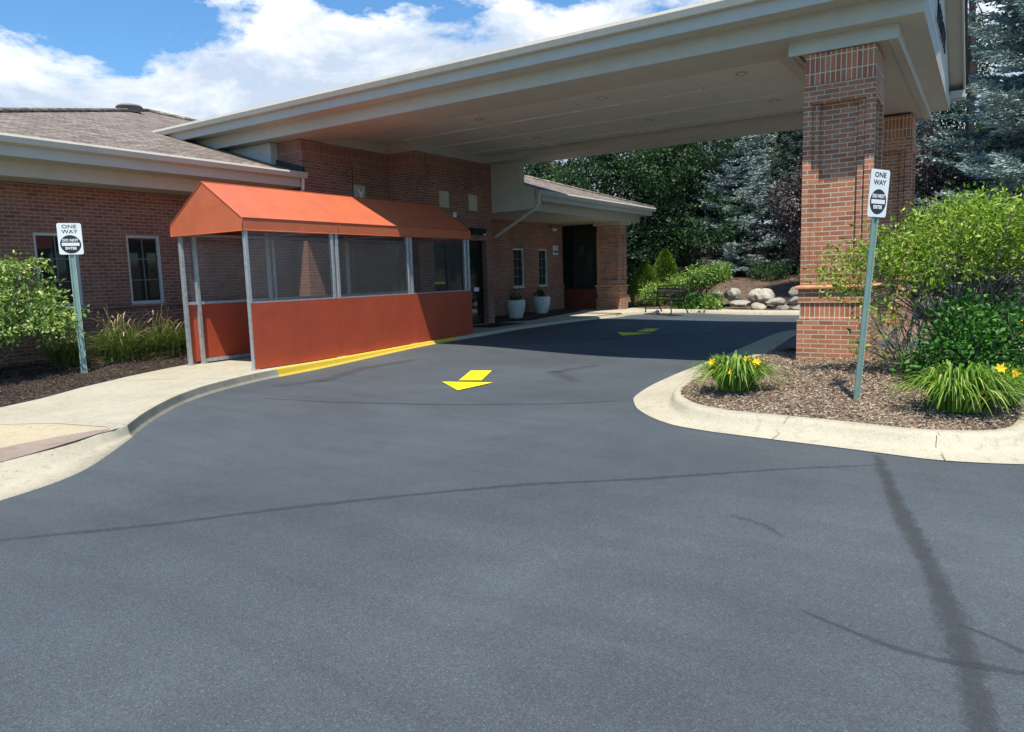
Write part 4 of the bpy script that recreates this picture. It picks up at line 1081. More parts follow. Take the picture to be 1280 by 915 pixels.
def sign(loc, face, lean, label, ph, pw, pht, h):
    """face: horizontal direction the plate looks to; lean: world (x,y) offset of top per metre"""
    r = empty('traffic_sign', loc, label, 'sign', 'one way signs on green posts')
    f = Vector((face[0],face[1],0)).normalized(); zax = Vector((lean[0],lean[1],1)).normalized()
    yax = (-f+zax*(f.dot(zax))).normalized(); xax = yax.cross(zax)
    r.rotation_euler = Matrix((xax,yax,zax)).transposed().to_euler()
    # U-channel post with holes along one flange
    mb = MB()
    mb.box((-.028,.006,-.15),(.028,.012,h+pht*.55)); mb.box((-.034,-.008,-.15),(-.026,.012,h+pht*.55)); mb.box((.026,-.008,-.15),(.034,.012,h+pht*.55))
    mb.box((.034,-.008,-.15),(.046,-.004,h+pht*.55)); mb.box((-.046,-.008,-.15),(-.034,-.004,h+pht*.55))
    po = mb.build('post', M['sign_green'], r)
    mb = MB()
    mb.box((.0385,-.0095,.03),(.0435,-.0081,h-.02))
    mb.build('hole_strip', M['hole_row'], po)
    mb = MB(); mb.box((-.024,.0125,-.1),(.024,.02,.10)); mb.build('post_stub', M['galv'], po)
    # plate with rounded corners
    mb = MB(); R = .03; pts = []
    for cx, cz, a0 in ((pw/2-R,pht/2-R,0),(-pw/2+R,pht/2-R,90),(-pw/2+R,-pht/2+R,180),(pw/2-R,-pht/2+R,270)):
        for k in range(6): a = rad(a0+k*18); pts.append((cx+R*math.cos(a), h+pht/2+cz+R*math.sin(a)))
    mb.prism(pts, -.014, -.011, 'y')
    pl = mb.build('sign_plate', M['sign_white'], r)
    mb = MB(); c = h+pht*.325; R = pw*.43
    mb.prism([(R*math.cos(2*PI*k/40), c+R*1.0*math.sin(2*PI*k/40)) for k in range(40)], -.0155, -.0141, 'y'); mb.build('black_disc', M['sign_black'], pl)
    mb = MB(); mb.box((-R*.84,-.0172,c-R*.17),(R*.84,-.0156,c+R*.17)); mb.build('white_bar', M['sign_white'], pl)
    text_mesh('ONE', pw*.235, 'lettering', M['sign_black'], pl, (0,-.0152,h+pht*.885), sx=1.25, bold=.0008)
    text_mesh('WAY', pw*.235, 'lettering', M['sign_black'], pl, (0,-.0152,h+pht*.725), sx=1.2, bold=.0008)
    text_mesh('DO NOT', pw*.17, 'lettering', M['sign_white'], pl, (0,-.0166,c+R*.43), sx=.95, bold=.0022)
    text_mesh('ENTER', pw*.165, 'lettering', M['sign_white'], pl, (0,-.0166,c-R*.45), sx=.95, bold=.0022)
    mb = MB()
    for zz_ in (h+.03, h+pht-.03): mb.lathe([(0,.006),(.008,.005),(.008,0)], (0,0,0), 8)
    return r
M['sticker_grey'] = simple('post_holes', (.42,.50,.48), .5)
sign((8.25,1.10,.18), (-.49,-.87), (.0,-.065), 'white one way do not enter sign on a leaning green post in the island mulch', 0, .285, .465, 1.90)
sign((6.05,12.42,.17), (-.45,-.9), (.0,.005), 'white one way do not enter sign on a green post in the left planting bed', 0, .34, .50, 1.97)

# ------------------------------------------------------------------ vegetation
def sphere_pts(n, rng=RNG): return unit(rng.normal(size=(n,3)))
def crown(lobes, nclu, nleaf, size, mat, name, parent, sigma=.22, width=.5, shell=(.55,1.0), droop=.2, flat=1.0, rng=RNG, outdir=.6):
    """leaf clumps on the shells of several lobes"""
    lobes = [(np.array(c,float), np.array(r if hasattr(r,'__len__') else (r,r,r), float)) for c, r in lobes]
    w = np.array([np.prod(r)**(2/3) for c, r in lobes]); w /= w.sum()
    ids = rng.choice(len(lobes), nclu, p=w)
    d = sphere_pts(nclu, rng); rr = rng.uniform(shell[0], shell[1], nclu)**.7
    C = np.array([lobes[i][0] for i in ids]) + d*np.array([lobes[i][1] for i in ids])*rr[:,None]
    # drop clump centres lying deep inside another lobe
    P = np.repeat(C, nleaf, 0) + rng.normal(0, sigma, (nclu*nleaf,3))*np.array([1,1,flat])
    out = np.repeat(d, nleaf, 0)
    D = out*outdir + rng.normal(0,.7,P.shape) + np.array([0,0,-droop])
    V, F = leaf_arrays(P, D, rng.uniform(.45,1.35,len(P))*size, width)
    o = np_mesh(name, V, F, mat, parent)
    return o, C

def branches(mb, base, C, k, r0, rng, trunk_top=None):
    idx = rng.choice(len(C), min(k,len(C)), replace=False)
    b = np.array(base, float)
    for i in idx:
        e = C[i]; 
        t = rng.uniform(.25,.9)
        s_ = b if trunk_top is None else lerp(b, np.array(trunk_top,float), t)
        mid = lerp(s_, e, .5)+rng.normal(0,.12,3)*np.linalg.norm(e-s_)*.4
        mb.tube([s_, mid, e], [r0, r0*.6, r0*.2], 5)

def broadleaf(loc, h, rad_, label, mat, seed, name='broadleaf_tree', size=.13, ncl=900, nl=26, low=.12, group=None, trunk_r=.16, cat='tree', bark='bark', sigma=.21):
    rng = np.random.default_rng(seed)
    r = empty(name, loc, label, cat, group)
    lobes = []
    for k in range(16):
        t = k/15; z = h*(low+(1-low)*t*.9); rr = rad_*(1-.75*t**1.6)
        a = rng.uniform(0, 2*PI); q = rng.uniform(.25,.75)*rr
        lobes.append(((math.cos(a)*q, math.sin(a)*q, z), (rr*.62, rr*.62, h*.11+.25)))
    o, C = crown(lobes, ncl, nl, size, mat, 'crown', r, sigma=sigma, rng=rng, width=.6, flat=.55, droop=0., outdir=.5)
    mb = MB(); mb.tube([(0,0,-.3),(0.05,0,h*.3),(-.05,.05,h*.65),(0,0,h*.9)], [trunk_r,trunk_r*.8,trunk_r*.45,.03], 9)
    branches(mb, (0,0,h*.1), C, 40, trunk_r*.3, rng, (0,0,h*.85))
    mb.build('trunk', M[bark], r)
    return r

def spruce(loc, h, rad_, label, mat, seed, low=.04, name='spruce_tree', dens=1.0, group=None, tuft=.13):
    rng = np.random.default_rng(seed)
    r = empty(name, loc, label, 'tree', group)
    Ps, Ds, Ss = [], [], []
    mb = MB(); mb.tube([(0,0,-.3),(0,0,h*.5),(0,0,h*.98)], [h*.014,h*.009,.015], 8)
    z = h*low
    while z < h*.97:
        t = z/h; R = rad_*(1-t)**.85*(.9+.2*rng.random())+.08
        nb = int(7+5*(1-t))
        a0 = rng.uniform(0,2*PI)
        for k in range(nb):
            a = a0+2*PI*k/nb+rng.normal(0,.18); L = R*rng.uniform(.78,1.12)
            dr = rng.uniform(-.05,.18)*(1-t)-.22*t
            dirh = np.array([math.cos(a), math.sin(a), 0.]); side = np.array([-math.sin(a), math.cos(a), 0.])
            ns = max(int(L/.16*dens), 3)
            tip = dirh*L + np.array([0,0,z-dr*L+.12*L])
            mb.tube([(0,0,z),tuple(dirh*L*.5+np.array([0,0,z-dr*L*.7])),tuple(tip)], [.022*(1-t)+.006,.012,.004], 4)
            for s_ in range(ns):
                u = (s_+rng.random())/ns
                if u < .07: continue
                zc = z - dr*L*u*1.2 + (.12*L)*u*u
                c = dirh*L*u + np.array([0,0,zc])
                wl = L*.34*(1.05-u)+.10
                for sd in (-1,1):
                    tl = wl*rng.uniform(.6,1.1)
                    nt_ = max(int(tl/.065), 2)
                    dd = dirh*.75+side*sd+np.array([0,0,rng.uniform(-.25,.18)])
                    dd /= np.linalg.norm(dd)
                    for q in range(nt_):
                        pp = c+dd*tl*(q+.3)/nt_
                        for w_ in range(4):
                            Ps.append(pp+rng.normal(0,.025,3)); Ds.append(dd+rng.normal(0,.20,3)+np.array([0,0,.10])); Ss.append(tuft*rng.uniform(.7,1.25))
            for w_ in range(3): Ps.append(tip*.97+np.array([0,0,0])); Ds.append(dirh+rng.normal(0,.4,3)); Ss.append(tuft)
        z += h*.026*(1.1-.4*t)+.06
    V, F = leaf_arrays(np.array(Ps), np.array(Ds), np.array(Ss), .24, .30, rng)
    np_mesh('crown', V, F, mat, r)
    mb.build('trunk', M['bark'], r)
    return r
def dup(root, loc, rz, sc, label, group=None):
    r = root.copy(); COL.objects.link(r); r.location = loc; r.rotation_euler = (0,0,rz); r.scale = (sc,)*3
    r['label'] = label
    if group: r['group'] = group
    for ch in list(root.children):
        c = ch.copy(); COL.objects.link(c); c.parent = r
    return r
G_T = 'trees on the slope behind the drive'
t1 = broadleaf((30.2,14.6,hillz(30,14.6)-.2), 10.6, 3.5, 'dark green broadleaf tree rising directly behind the shingled porch roof', M['leaf_dark'], 11, group=G_T, ncl=1300, nl=36)
t2 = broadleaf((30.5,11.0,hillz(30.5,11)-.2), 9.6, 3.2, 'dark green broadleaf tree between the porch pillar and the blue spruce, behind the bench', M['leaf_dark'], 12, group=G_T, ncl=1300, nl=36)
dup(t1, (33.5,19.5,1.4), 2.1, 1.0, 'dark green broadleaf tree farthest left on the slope, mostly hidden by the porch roof', G_T)
dup(t2, (35.5,13.0,1.6), 1.2, .95, 'tall dark broadleaf tree in the second row behind the bench', G_T)
dup(t1, (35.8,8.0,1.9), 4.0, 1.0, 'tall dark broadleaf tree in the second row behind the blue spruces', G_T)
dup(t2, (36.5,2.5,2.0), 5.0, 1.15, 'dark broadleaf tree in the second row behind the rear pillar', G_T)
dup(t1, (37.5,-3.5,2.0), .5, 1.05, 'dark broadleaf tree in the second row behind the big blue spruce', G_T)
dup(t2, (36.0,-9.0,2.0), 2.7, 1.1, 'dark broadleaf tree at the far right end of the slope', G_T)
s1 = spruce((31.4,8.9,hillz(31.4,8.9)-.1), 10.5, 2.7, 'blue green spruce standing above the boulders, left of the front pillar', M['leaf_spruce'], 21, group=G_T)
s2 = spruce((31.6,6.3,hillz(31.6,6.3)-.1), 9.4, 2.4, 'darker spruce with low sweeping boughs beside the front pillar', M['leaf_spruce_dark'], 22, group=G_T)
dup(s1, (32.5,3.6,1.7), 1.3, 1.15, 'blue green spruce seen between the two brick pillars and the big shrub', G_T)
s3 = spruce((24.6,-1.55,.5), 14.5, 4.3, 'huge silvery blue spruce at the right edge beyond the canopy', M['leaf_spruce'], 23, group=G_T, dens=1.3, tuft=.15)
p1 = broadleaf((26.9,5.25,hillz(26.9,5.25)-.1), 5.2, 1.75, 'purple grey leaved tree overhanging the boulders beside the front pillar', M['leaf_purple'], 31, name='purple_leaf_tree', size=.10, ncl=700, nl=30, low=.38, group=G_T, trunk_r=.07, sigma=.22)
dup(p1, (25.0,1.55,hillz(25.0,1.55)-.1), 2.2, 1.0, 'purple grey leaved tree behind the bright green shrub, right of the rear pillar', G_T)
# sparse tall tree, dark trunk against the sky
def sparse_tree(loc, h, label, seed):
    rng = np.random.default_rng(seed); r = empty('tall_tree', loc, label, 'tree', G_T)
    mb = MB(); mb.tube([(0,0,-.3),(.1,0,h*.4),(0,.15,h*.7),(.1,.1,h*.98)], [.17,.13,.09,.03], 9)
    C = []
    for k in range(34):
        z = h*rng.uniform(.35,.95); a = rng.uniform(0,2*PI); L = rng.uniform(.9,2.6)*(1.15-z/h)*1.4
        e = np.array([math.cos(a)*L, math.sin(a)*L, z+L*.55]); s_ = np.array([.05,.05,z])
        mb.tube([s_, lerp(s_,e,.5)+rng.normal(0,.12,3), e], [.045,.028,.01], 5); C.append(e)
        for q in range(3):
            e2 = e+rng.normal(0,.5,3); mb.tube([lerp(s_,e,.6), e2], [.015,.005], 4)
            if z > h*.62: C.append(e2)
    mb.build('trunk', M['black_bark'], r)
    C = np.array([c for c in C if c[2] > h*.62 or rng.random() < .4]); nl = 42
    P = np.repeat(C, nl, 0)+rng.normal(0,.42,(len(C)*nl,3)); D = rng.normal(0,1,P.shape)
    V, F = leaf_arrays(P, D, rng.uniform(.10,.18,len(P)), .6); np_mesh('crown', V, F, M['leaf_sparse'], r)
M['black_bark'] = simple('wet_dark_bark', (.03,.025,.022), .9)
sparse_tree((31.0,.75,1.4), 15.5, 'tall thin dark trunked tree with sparse leaves against the sky beside the big spruce', 41)
sparse_tree((34.0,-1.5,1.6), 15.0, 'tall sparse tree mostly hidden behind the big blue spruce', 42)

# globe spruces beside the porch pillar
def cone_shrub(loc, h, r_, label, mat, seed, round_=.6):
    rng = np.random.default_rng(seed); n = 9000
    r = empty('dwarf_spruce', loc, label, 'shrub', 'dwarf spruces by the porch pillar')
    t = rng.random(n)**.8; a = rng.uniform(0,2*PI,n)
    R = r_*np.sin(np.clip((1-t)**round_,0,1)*PI/2)*(.93+.1*np.sin(a*5+t*9))*(1-.25*np.exp(-t*12))
    R *= 1-.22*(rng.random(n)**2)
    P = np.stack([R*np.cos(a), R*np.sin(a), t*h+.05], 1)
    D = np.stack([np.cos(a), np.sin(a), np.full(n,.55)], 1)+rng.normal(0,.45,(n,3))
    V, F = leaf_arrays(P, D, rng.uniform(.05,.10,n), .35); np_mesh('foliage', V, F, mat, r)
    mb = MB(); mb.tube([(0,0,-.1),(0,0,h*.8)], [.05,.02], 6); mb.build('stem', M['bark'], r)
cone_shrub((26.35,11.05,.25), 1.55, .62, 'rounded lime green dwarf spruce, the shorter one next to the porch pillar', M['leaf_globe'], 51)
cone_shrub((26.9,10.45,.25), 2.1, .68, 'taller conical dwarf spruce just left of the bench', M['leaf_globe'], 52, .75)

def shrub(name, loc, lobes, ncl, nl, size, mat, label, seed, cat='shrub', group=None, stems=12, sigma=.12, width=.5, base_r=.1, bark='bark_grey', stem_r=.018, droop=.1, shell=(.4,1), outdir=.6, stemfn=None, flat=1.0):
    rng = np.random.default_rng(seed); r = empty(name, loc, label, cat, group)
    o, C = crown(lobes, ncl, nl, size, mat, 'foliage', r, sigma=sigma, rng=rng, width=width, droop=droop, shell=shell, outdir=outdir, flat=flat)
    if stems:
        mb = MB()
        idx = rng.choice(len(C), stems, replace=False)
        for i in idx:
            e = C[i]; a = rng.uniform(0,2*PI); b = np.array([math.cos(a)*base_r, math.sin(a)*base_r, -.05])
            k1 = lerp(b, e, .35)+np.array([0,0,.12*np.linalg.norm(e-b)])+rng.normal(0,.05,3)
            k2 = lerp(b, e, .7)+np.array([0,0,.06*np.linalg.norm(e-b)])+rng.normal(0,.06,3)
            mb.tube([b,k1,k2,e], [stem_r,stem_r*.75,stem_r*.5,stem_r*.2], 5)
            for q in range(2):
                j = C[np.argmin(np.linalg.norm(C-(k2+rng.normal(0,.35,3)), axis=1))]
                mb.tube([k2 if q else k1, j], [stem_r*.45, stem_r*.15], 4)
        mb.build('stems', M[bark], r)
    return r
# lime shrub behind the bench
shrub('weeping_shrub', (24.8,8.3,.42), [((-.3,1.5,.50),(.5,.5,.24)),((0,.7,.72),(.55,.5,.26)),((.1,.0,1.0),(.5,.5,.26)),((.2,-.5,1.05),(.4,.4,.24))], 260, 24, .10, M['leaf_shrub'], 'pale lime green mounded shrub with drooping leaves behind the bench', 61, stems=14, bark='bark', stem_r=.03, droop=.6)
shrub('low_shrub', (24.6,8.45,.28), [((0,0,.22),(.5,.5,.28)),((.2,.5,.2),(.4,.4,.22))], 80, 26, .10, M['leaf_green'], 'low dark green perennial clump in front of the lime shrub', 62, stems=0)
shrub('low_shrub', (29.9,7.2,hillz(29.9,7.2)), [((0,0,.25),(.8,.9,.28))], 160, 22, .09, M['leaf_dark'], 'low spreading dark evergreen above the boulders, the left one', 63, stems=0, group='low evergreens above the boulders')
shrub('low_shrub', (30.0,5.2,hillz(30.0,5.2)), [((0,0,.25),(.7,.9,.25))], 160, 22, .09, M['leaf_dark'], 'low spreading dark evergreen above the boulders, beside the front pillar', 64, stems=0, group='low evergreens above the boulders')
shrub('flowering_plant', (24.25,7.75,.30), [((0,0,.2),(.25,.3,.2))], 26, 16, .12, M['leaf_shrub'], 'small leafy plant with a pink flower at the kerb right of the bench', 65, stems=0)

# big foreground shrub on the island
lob = [(c_, r_) for c_, r_ in [((0,.2,1.95),(.95,.95,.38)),((-.15,.95,1.75),(.62,.55,.36)),((.2,-.5,2.0),(.85,.75,.42)),((-.35,.35,1.62),(.6,.7,.3)),((-.3,-.6,1.75),(.7,.7,.36)),((.1,-1.3,1.85),(.8,.6,.45)),((-.45,1.2,1.62),(.30,.34,.24)),((.45,.3,2.15),(.6,.6,.25)),((.3,-1.0,2.2),(.6,.5,.25)),((-.4,-.1,2.05),(.5,.5,.28))]]
lob = [((c_[0], c_[1]*.86-.10, c_[2]*.93-.08), (r_[0], r_[1]*.88, r_[2]*.85)) for c_, r_ in lob]
big = shrub('large_shrub', (10.15,.18,.22), lob+[((-.5,1.45,1.35),(.22,.2,.2)),((-.3,1.3,1.15),(.25,.22,.2))], 780, 23, .062, M['leaf_lime'], 'large vase shaped shrub with yellow green leaves beside the front brick pillar', 71, stems=62, sigma=.085, width=.42, base_r=.16, stem_r=.017, bark='bark_grey', droop=.05, shell=(.3,1), outdir=.5)
shrub('twiggy_sapling', (9.75,.72,.22), [((-.15,.2,1.0),(.35,.40,.40)),((-.1,.35,.6),(.3,.30,.35)),((0,.0,1.2),(.35,.4,.3))], 60, 12, .062, M['leaf_lime'], 'thin twiggy sapling with few leaves between the pillar and the dark green bush', 72, stems=20, sigma=.06, stem_r=.012)
shrub('green_bush', (9.35,.06,.2), [((0,.12,.42),(.48,.42,.42)),((.1,-.32,.5),(.45,.35,.42)),((-.1,.45,.25),(.35,.25,.24)),((.1,.1,.75),(.35,.35,.25)),((0,-.5,.3),(.4,.25,.3))], 330, 20, .070, M['leaf_green'], 'dense glossy dark green bush at the foot of the large shrub', 73, stems=10, sigma=.07, width=.5)

# daylilies
def daylily(loc, r_, h, n, label, seed, flowers, bias=(0,0), mat='blade', name='daylily', cat='flower', grp='daylilies on the island'):
    rng = np.random.default_rng(seed); r = empty(name, loc, label, cat, grp)
    V, F = [], []; K = 8
    for i in range(n):
        a = rng.uniform(0,2*PI); q = abs(rng.normal(0,.38)); R = r_*rng.uniform(.25,1.15); H = h*(1.25-.5*R/r_)*rng.uniform(.75,1.1)
        d = np.array([math.cos(a)+bias[0], math.sin(a)+bias[1]]); d /= max(np.linalg.norm(d), .2)
        b = np.array([math.cos(a),math.sin(a)])*r_*.45*math.sqrt(rng.random())
        s_ = np.array([-d[1], d[0]]); w = rng.uniform(.006,.012)
        bow = rng.uniform(.7,1.1); base = len(V)
        for k in range(K):
            t = k/(K-1)
            x = b+d*R*(t**1.15); z = H*math.sin(min(t*bow*.86,.97)*PI)
            ww = w*(1-t**2.2)+.001; tw = rng.normal(0,.0015)
            V.append((x[0]+s_[0]*ww, x[1]+s_[1]*ww, max(z+.25*ww,0)+tw)); V.append((x[0]-s_[0]*ww, x[1]-s_[1]*ww, max(z+.25*ww,0)))
        for k in range(K-1): F.append((base+2*k, base+2*k+1, base+2*k+3, base+2*k+2))
    np_mesh('leaves', np.array(V), np.array(F), M[mat], r, smooth=True)
    for (fx, fy, fz, kind) in flowers:
        mb = MB(); m_ = Vector((fx,fy,fz))
        ax = Vector((-.8,-.2,.5)).normalized(); u_ = ax.cross(Vector((0,0,1))).normalized(); v_ = ax.cross(u_)
        for k in range(6):
            a = 2*PI*k/6; o_ = u_*math.cos(a)+v_*math.sin(a); p_ = ax.cross(o_)
            L_ = .055; 
            mb.add([m_, m_+o_*L_*.5+p_*L_*.26+ax*.02, m_+o_*L_+ax*.022, m_+o_*L_*.5-p_*L_*.26+ax*.02], [(0,1,2,3)])
        fl = mb.build('flower', M['petal_yellow' if kind == 'y' else 'petal_white'], r)
        mb = MB(); mb.tube([(fx*.3,fy*.3,0),(fx*.8,fy*.8,fz*.7),tuple(m_)], .004, 5); mb.build('flower_stem', M['leaf_green'], fl)
    return r
daylily((8.45,2.42,.20), .44, .36, 520, 'daylily clump with yellow flowers at the left tip of the island', 81, [(-.12,-.16,.36,'y'),(-.12,-.27,.34,'y'),(-.05,-.22,.30,'y'),(-.18,.22,.32,'y'),(-.24,.02,.24,'y')])
daylily((8.12,.16,.19), .48, .38, 560, 'larger daylily clump with arching leaves and one yellow flower before the green bush', 82, [(.05,-.30,.40,'y')], bias=(-.2,-.45))
daylily((8.6,-.12,.19), .40, .34, 260, 'daylily clump at the right kerb of the island beside the dark green bush', 83, [(.0,-.15,.30,'y')], bias=(-.1,-.3))
daylily((12.2,-.1,.25), .55, .5, 380, 'daylily clump farther back at the right edge of the island', 84, [(-.1,-.3,.55,'y')], bias=(0,-.3))

# left shrub (small tree with layered branches)
L0 = (4.75, 13.1, .22)
lobL = [((.0,-.1,.95),(1.1,.8,.30)),((.75,-.35,.80),(.8,.55,.22)),((-.2,-.4,1.35),(1.0,.7,.26)),((.55,-.1,1.25),(.75,.55,.22)),((.1,0,1.72),(.9,.55,.20)),((.85,.0,1.62),(.55,.35,.12)),((-.3,.0,2.0),(.5,.4,.16)),((1.15,-.35,1.02),(.5,.4,.2)),((.9,-.2,1.3),(.5,.4,.2)),((.6,-.2,1.9),(.6,.4,.14)),((-.7,-.6,.8),(.9,.6,.3)),((-.9,-.3,1.7),(.7,.6,.3))]
lobL = [((c_[0]-.08, c_[1], c_[2]*.92), r_) for c_, r_ in lobL]
shrub('ornamental_tree', L0, lobL, 640, 22, .078, M['leaf_left'], 'layered pale green ornamental tree at the left edge in front of the window', 91, cat='tree', stems=26, sigma=.09, width=.5, stem_r=.022, droop=.35, flat=.6, outdir=.7)

# ornamental grasses
def grass(loc, r_, h, n, nd_, label, seed):
    rng = np.random.default_rng(seed); r = empty('ornamental_grass', loc, label, 'grass plant', 'ornamental grasses along the brick wall')
    for nm, cnt, hh, rr, mt, w0, up in (('blades', n, h*.9, r_*1.15, 'grass_blade', .006, .9), ('dry_stalks', nd_, h*1.35, r_*1.25, 'straw', .004, 1.3)):
        V, F = [], []; K = 7
        for i in range(cnt):
            a = rng.uniform(0,2*PI); d = np.array([math.cos(a), math.sin(a)]); R = rr*rng.uniform(.15,1.1); H = hh*rng.uniform(.5,1.1)*(1.1-.35*R/rr)
            if nm == 'dry_stalks' and rng.random() < .55: R = rr*rng.uniform(.9,1.6); H = h*.25*rng.uniform(.3,1)
            b = rng.normal(0,.09,2)*r_*2; s_ = np.array([-d[1], d[0]]); base = len(V); cv = rng.uniform(.5,1.15)
            for k in range(K):
                t = k/(K-1); x = b+d*R*t**1.5; z = H*math.sin(min(t*cv*PI*.6,PI*.85)); ww = w0*(1-.8*t)
                if nm == 'dry_stalks' and t > .6 and H > h*.6: ww = w0*2.4*(1-(t-.8)**2*12)
                V.append((x[0]+s_[0]*ww, x[1]+s_[1]*ww, z)); V.append((x[0]-s_[0]*ww, x[1]-s_[1]*ww, z+.001))
            for k in range(K-1): F.append((base+2*k, base+2*k+1, base+2*k+3, base+2*k+2))
        np_mesh(nm, np.array(V), np.array(F), M[mt], r)
    return r
grass((6.25,13.35,.22), .50, .62, 900, 30, 'dark green ornamental grass behind the left sign post', 101)
grass((7.15,13.30,.22), .62, .80, 1100, 120, 'tall ornamental grass clump with tan plumes between the left sign and the shelter', 102)
grass((8.05,13.45,.22), .60, .75, 1000, 110, 'ornamental grass clump with fallen straw under the right window', 103)
grass((8.85,13.60,.22), .55, .72, 800, 60, 'ornamental grass clump farthest right, behind the shelter corner post', 104)

# ------------------------------------------------------------------ boulders
def boulder(loc, dims, seed, label, rz=0):
    rng = random.Random(seed)
    import bmesh
    bm = bmesh.new(); bmesh.ops.create_icosphere(bm, subdivisions=4, radius=1)
    from mathutils import noise as mn
    off = Vector((seed*3.1, seed*1.7, 0))
    planes = [(Vector((rng.uniform(-1,1),rng.uniform(-1,1),rng.uniform(-.6,1))).normalized(), rng.uniform(.68,.9)) for _ in range(9)]
    for v in bm.verts:
        p = v.co.copy()
        for n, d in planes:
            k = p.dot(n)-d
            if k > 0: p -= n*k*.85
        p *= 1+.10*mn.noise(p*1.6+off)+.04*mn.noise(p*5+off)
        v.co = Vector((p.x*dims[0], p.y*dims[1], p.z*dims[2]))
    me = bpy.data.meshes.new('boulder'); bm.to_mesh(me); bm.free()
    for p in me.polygons: p.use_smooth = True
    me.materials.append(M['rock'])
    o = bpy.data.objects.new('boulder', me); COL.objects.link(o); o.location = loc; o.rotation_euler = (0,0,rz)
    return tag(o, label, 'boulder', 'boulders along the far kerb')
#  position (x,y), half size, label
bl = [
 ((25.7,8.05,.62),(.25,.26,.20),'small round tan boulder, leftmost of the upper row beside the lime shrub'),
 ((25.6,7.42,.70),(.34,.38,.26),'pale grey rounded boulder second from left in the upper row'),
 ((25.7,6.60,.62),(.40,.42,.30),'dark grey boulder behind the white round one in the middle'),
 ((25.1,6.25,.66),(.34,.36,.30),'whitish egg shaped boulder in the middle of the upper row'),
 ((25.7,5.25,.70),(.34,.44,.30),'rounded tan boulder on top, left of the large dark slab'),
 ((25.3,4.02,.66),(.5,.80,.30),'large dark grey slab boulder beside the front pillar'),
 ((24.75,6.95,.42),(.26,.42,.14),'flat cream boulder lying low at the left end of the pile'),
 ((24.55,6.3,.30),(.24,.32,.20),'white rounded boulder at the kerb under the egg shaped one'),
 ((24.6,5.78,.50),(.3,.36,.15),'flattish tan boulder wedged in the middle row'),
 ((24.6,5.62,.28),(.22,.30,.17),'speckled grey boulder in the bottom row by the kerb'),
 ((24.75,5.12,.50),(.28,.32,.18),'cream boulder in the middle row under the rounded top one'),
 ((24.55,4.85,.30),(.24,.42,.15),'long pale green grey boulder in the bottom row'),
 ((24.8,4.42,.48),(.25,.30,.16),'small brown grey boulder under the left end of the dark slab'),
 ((24.5,3.72,.36),(.3,.36,.22),'white veined boulder under the dark slab near the pillar'),
]
for i, (p, d, lb) in enumerate(bl): boulder(p, tuple(k_*.9 for k_ in d), i+3, lb, rz=.3*math.sin(i*2.3))
bl2 = [((22.9,.35,.62),(.5,.6,.34)),((22.6,-.75,.64),(.5,.62,.33)),((22.3,-1.9,.6),(.5,.6,.32)),((22.5,1.3,.5),(.4,.42,.26)),((22.1,.5,.34),(.3,.42,.18)),((22.0,-.3,.34),(.32,.45,.2)),((21.9,-1.15,.36),(.34,.4,.2)),((21.7,-2.1,.36),(.34,.45,.22)),((22.3,2.2,.4),(.35,.4,.2))]
lb2 = ['large pale boulder low behind the stems of the big shrub, upper row','large cream boulder at the right edge of the photo, upper row','pale boulder just outside the right edge, upper row','grey boulder seen through the shrub beside the rear pillar','flat boulder at the kerb behind the shrub stems','flat whitish boulder at the kerb near the right edge','rounded boulder at the kerb at the right edge','low boulder at the kerb past the right edge','small boulder hidden behind the rear pillar foot']
for i, (p, d) in enumerate(bl2): 
    o = boulder(p, d, i+40, lb2[i], rz=.5*math.sin(i*1.3))

# ------------------------------------------------------------------ bench
bench = empty('park_bench', (22.52,9.01,.232), 'black cast iron park bench with openwork back on the far pavement', 'bench')
bx = Vector((.85,1.26,0)).normalized()      # along the bench (towards its left end)
by = Vector((bx.y,-bx.x,0))                 # towards its back (away from the drive)
bench.rotation_euler = (0,0,math.atan2(bx.y,bx.x))
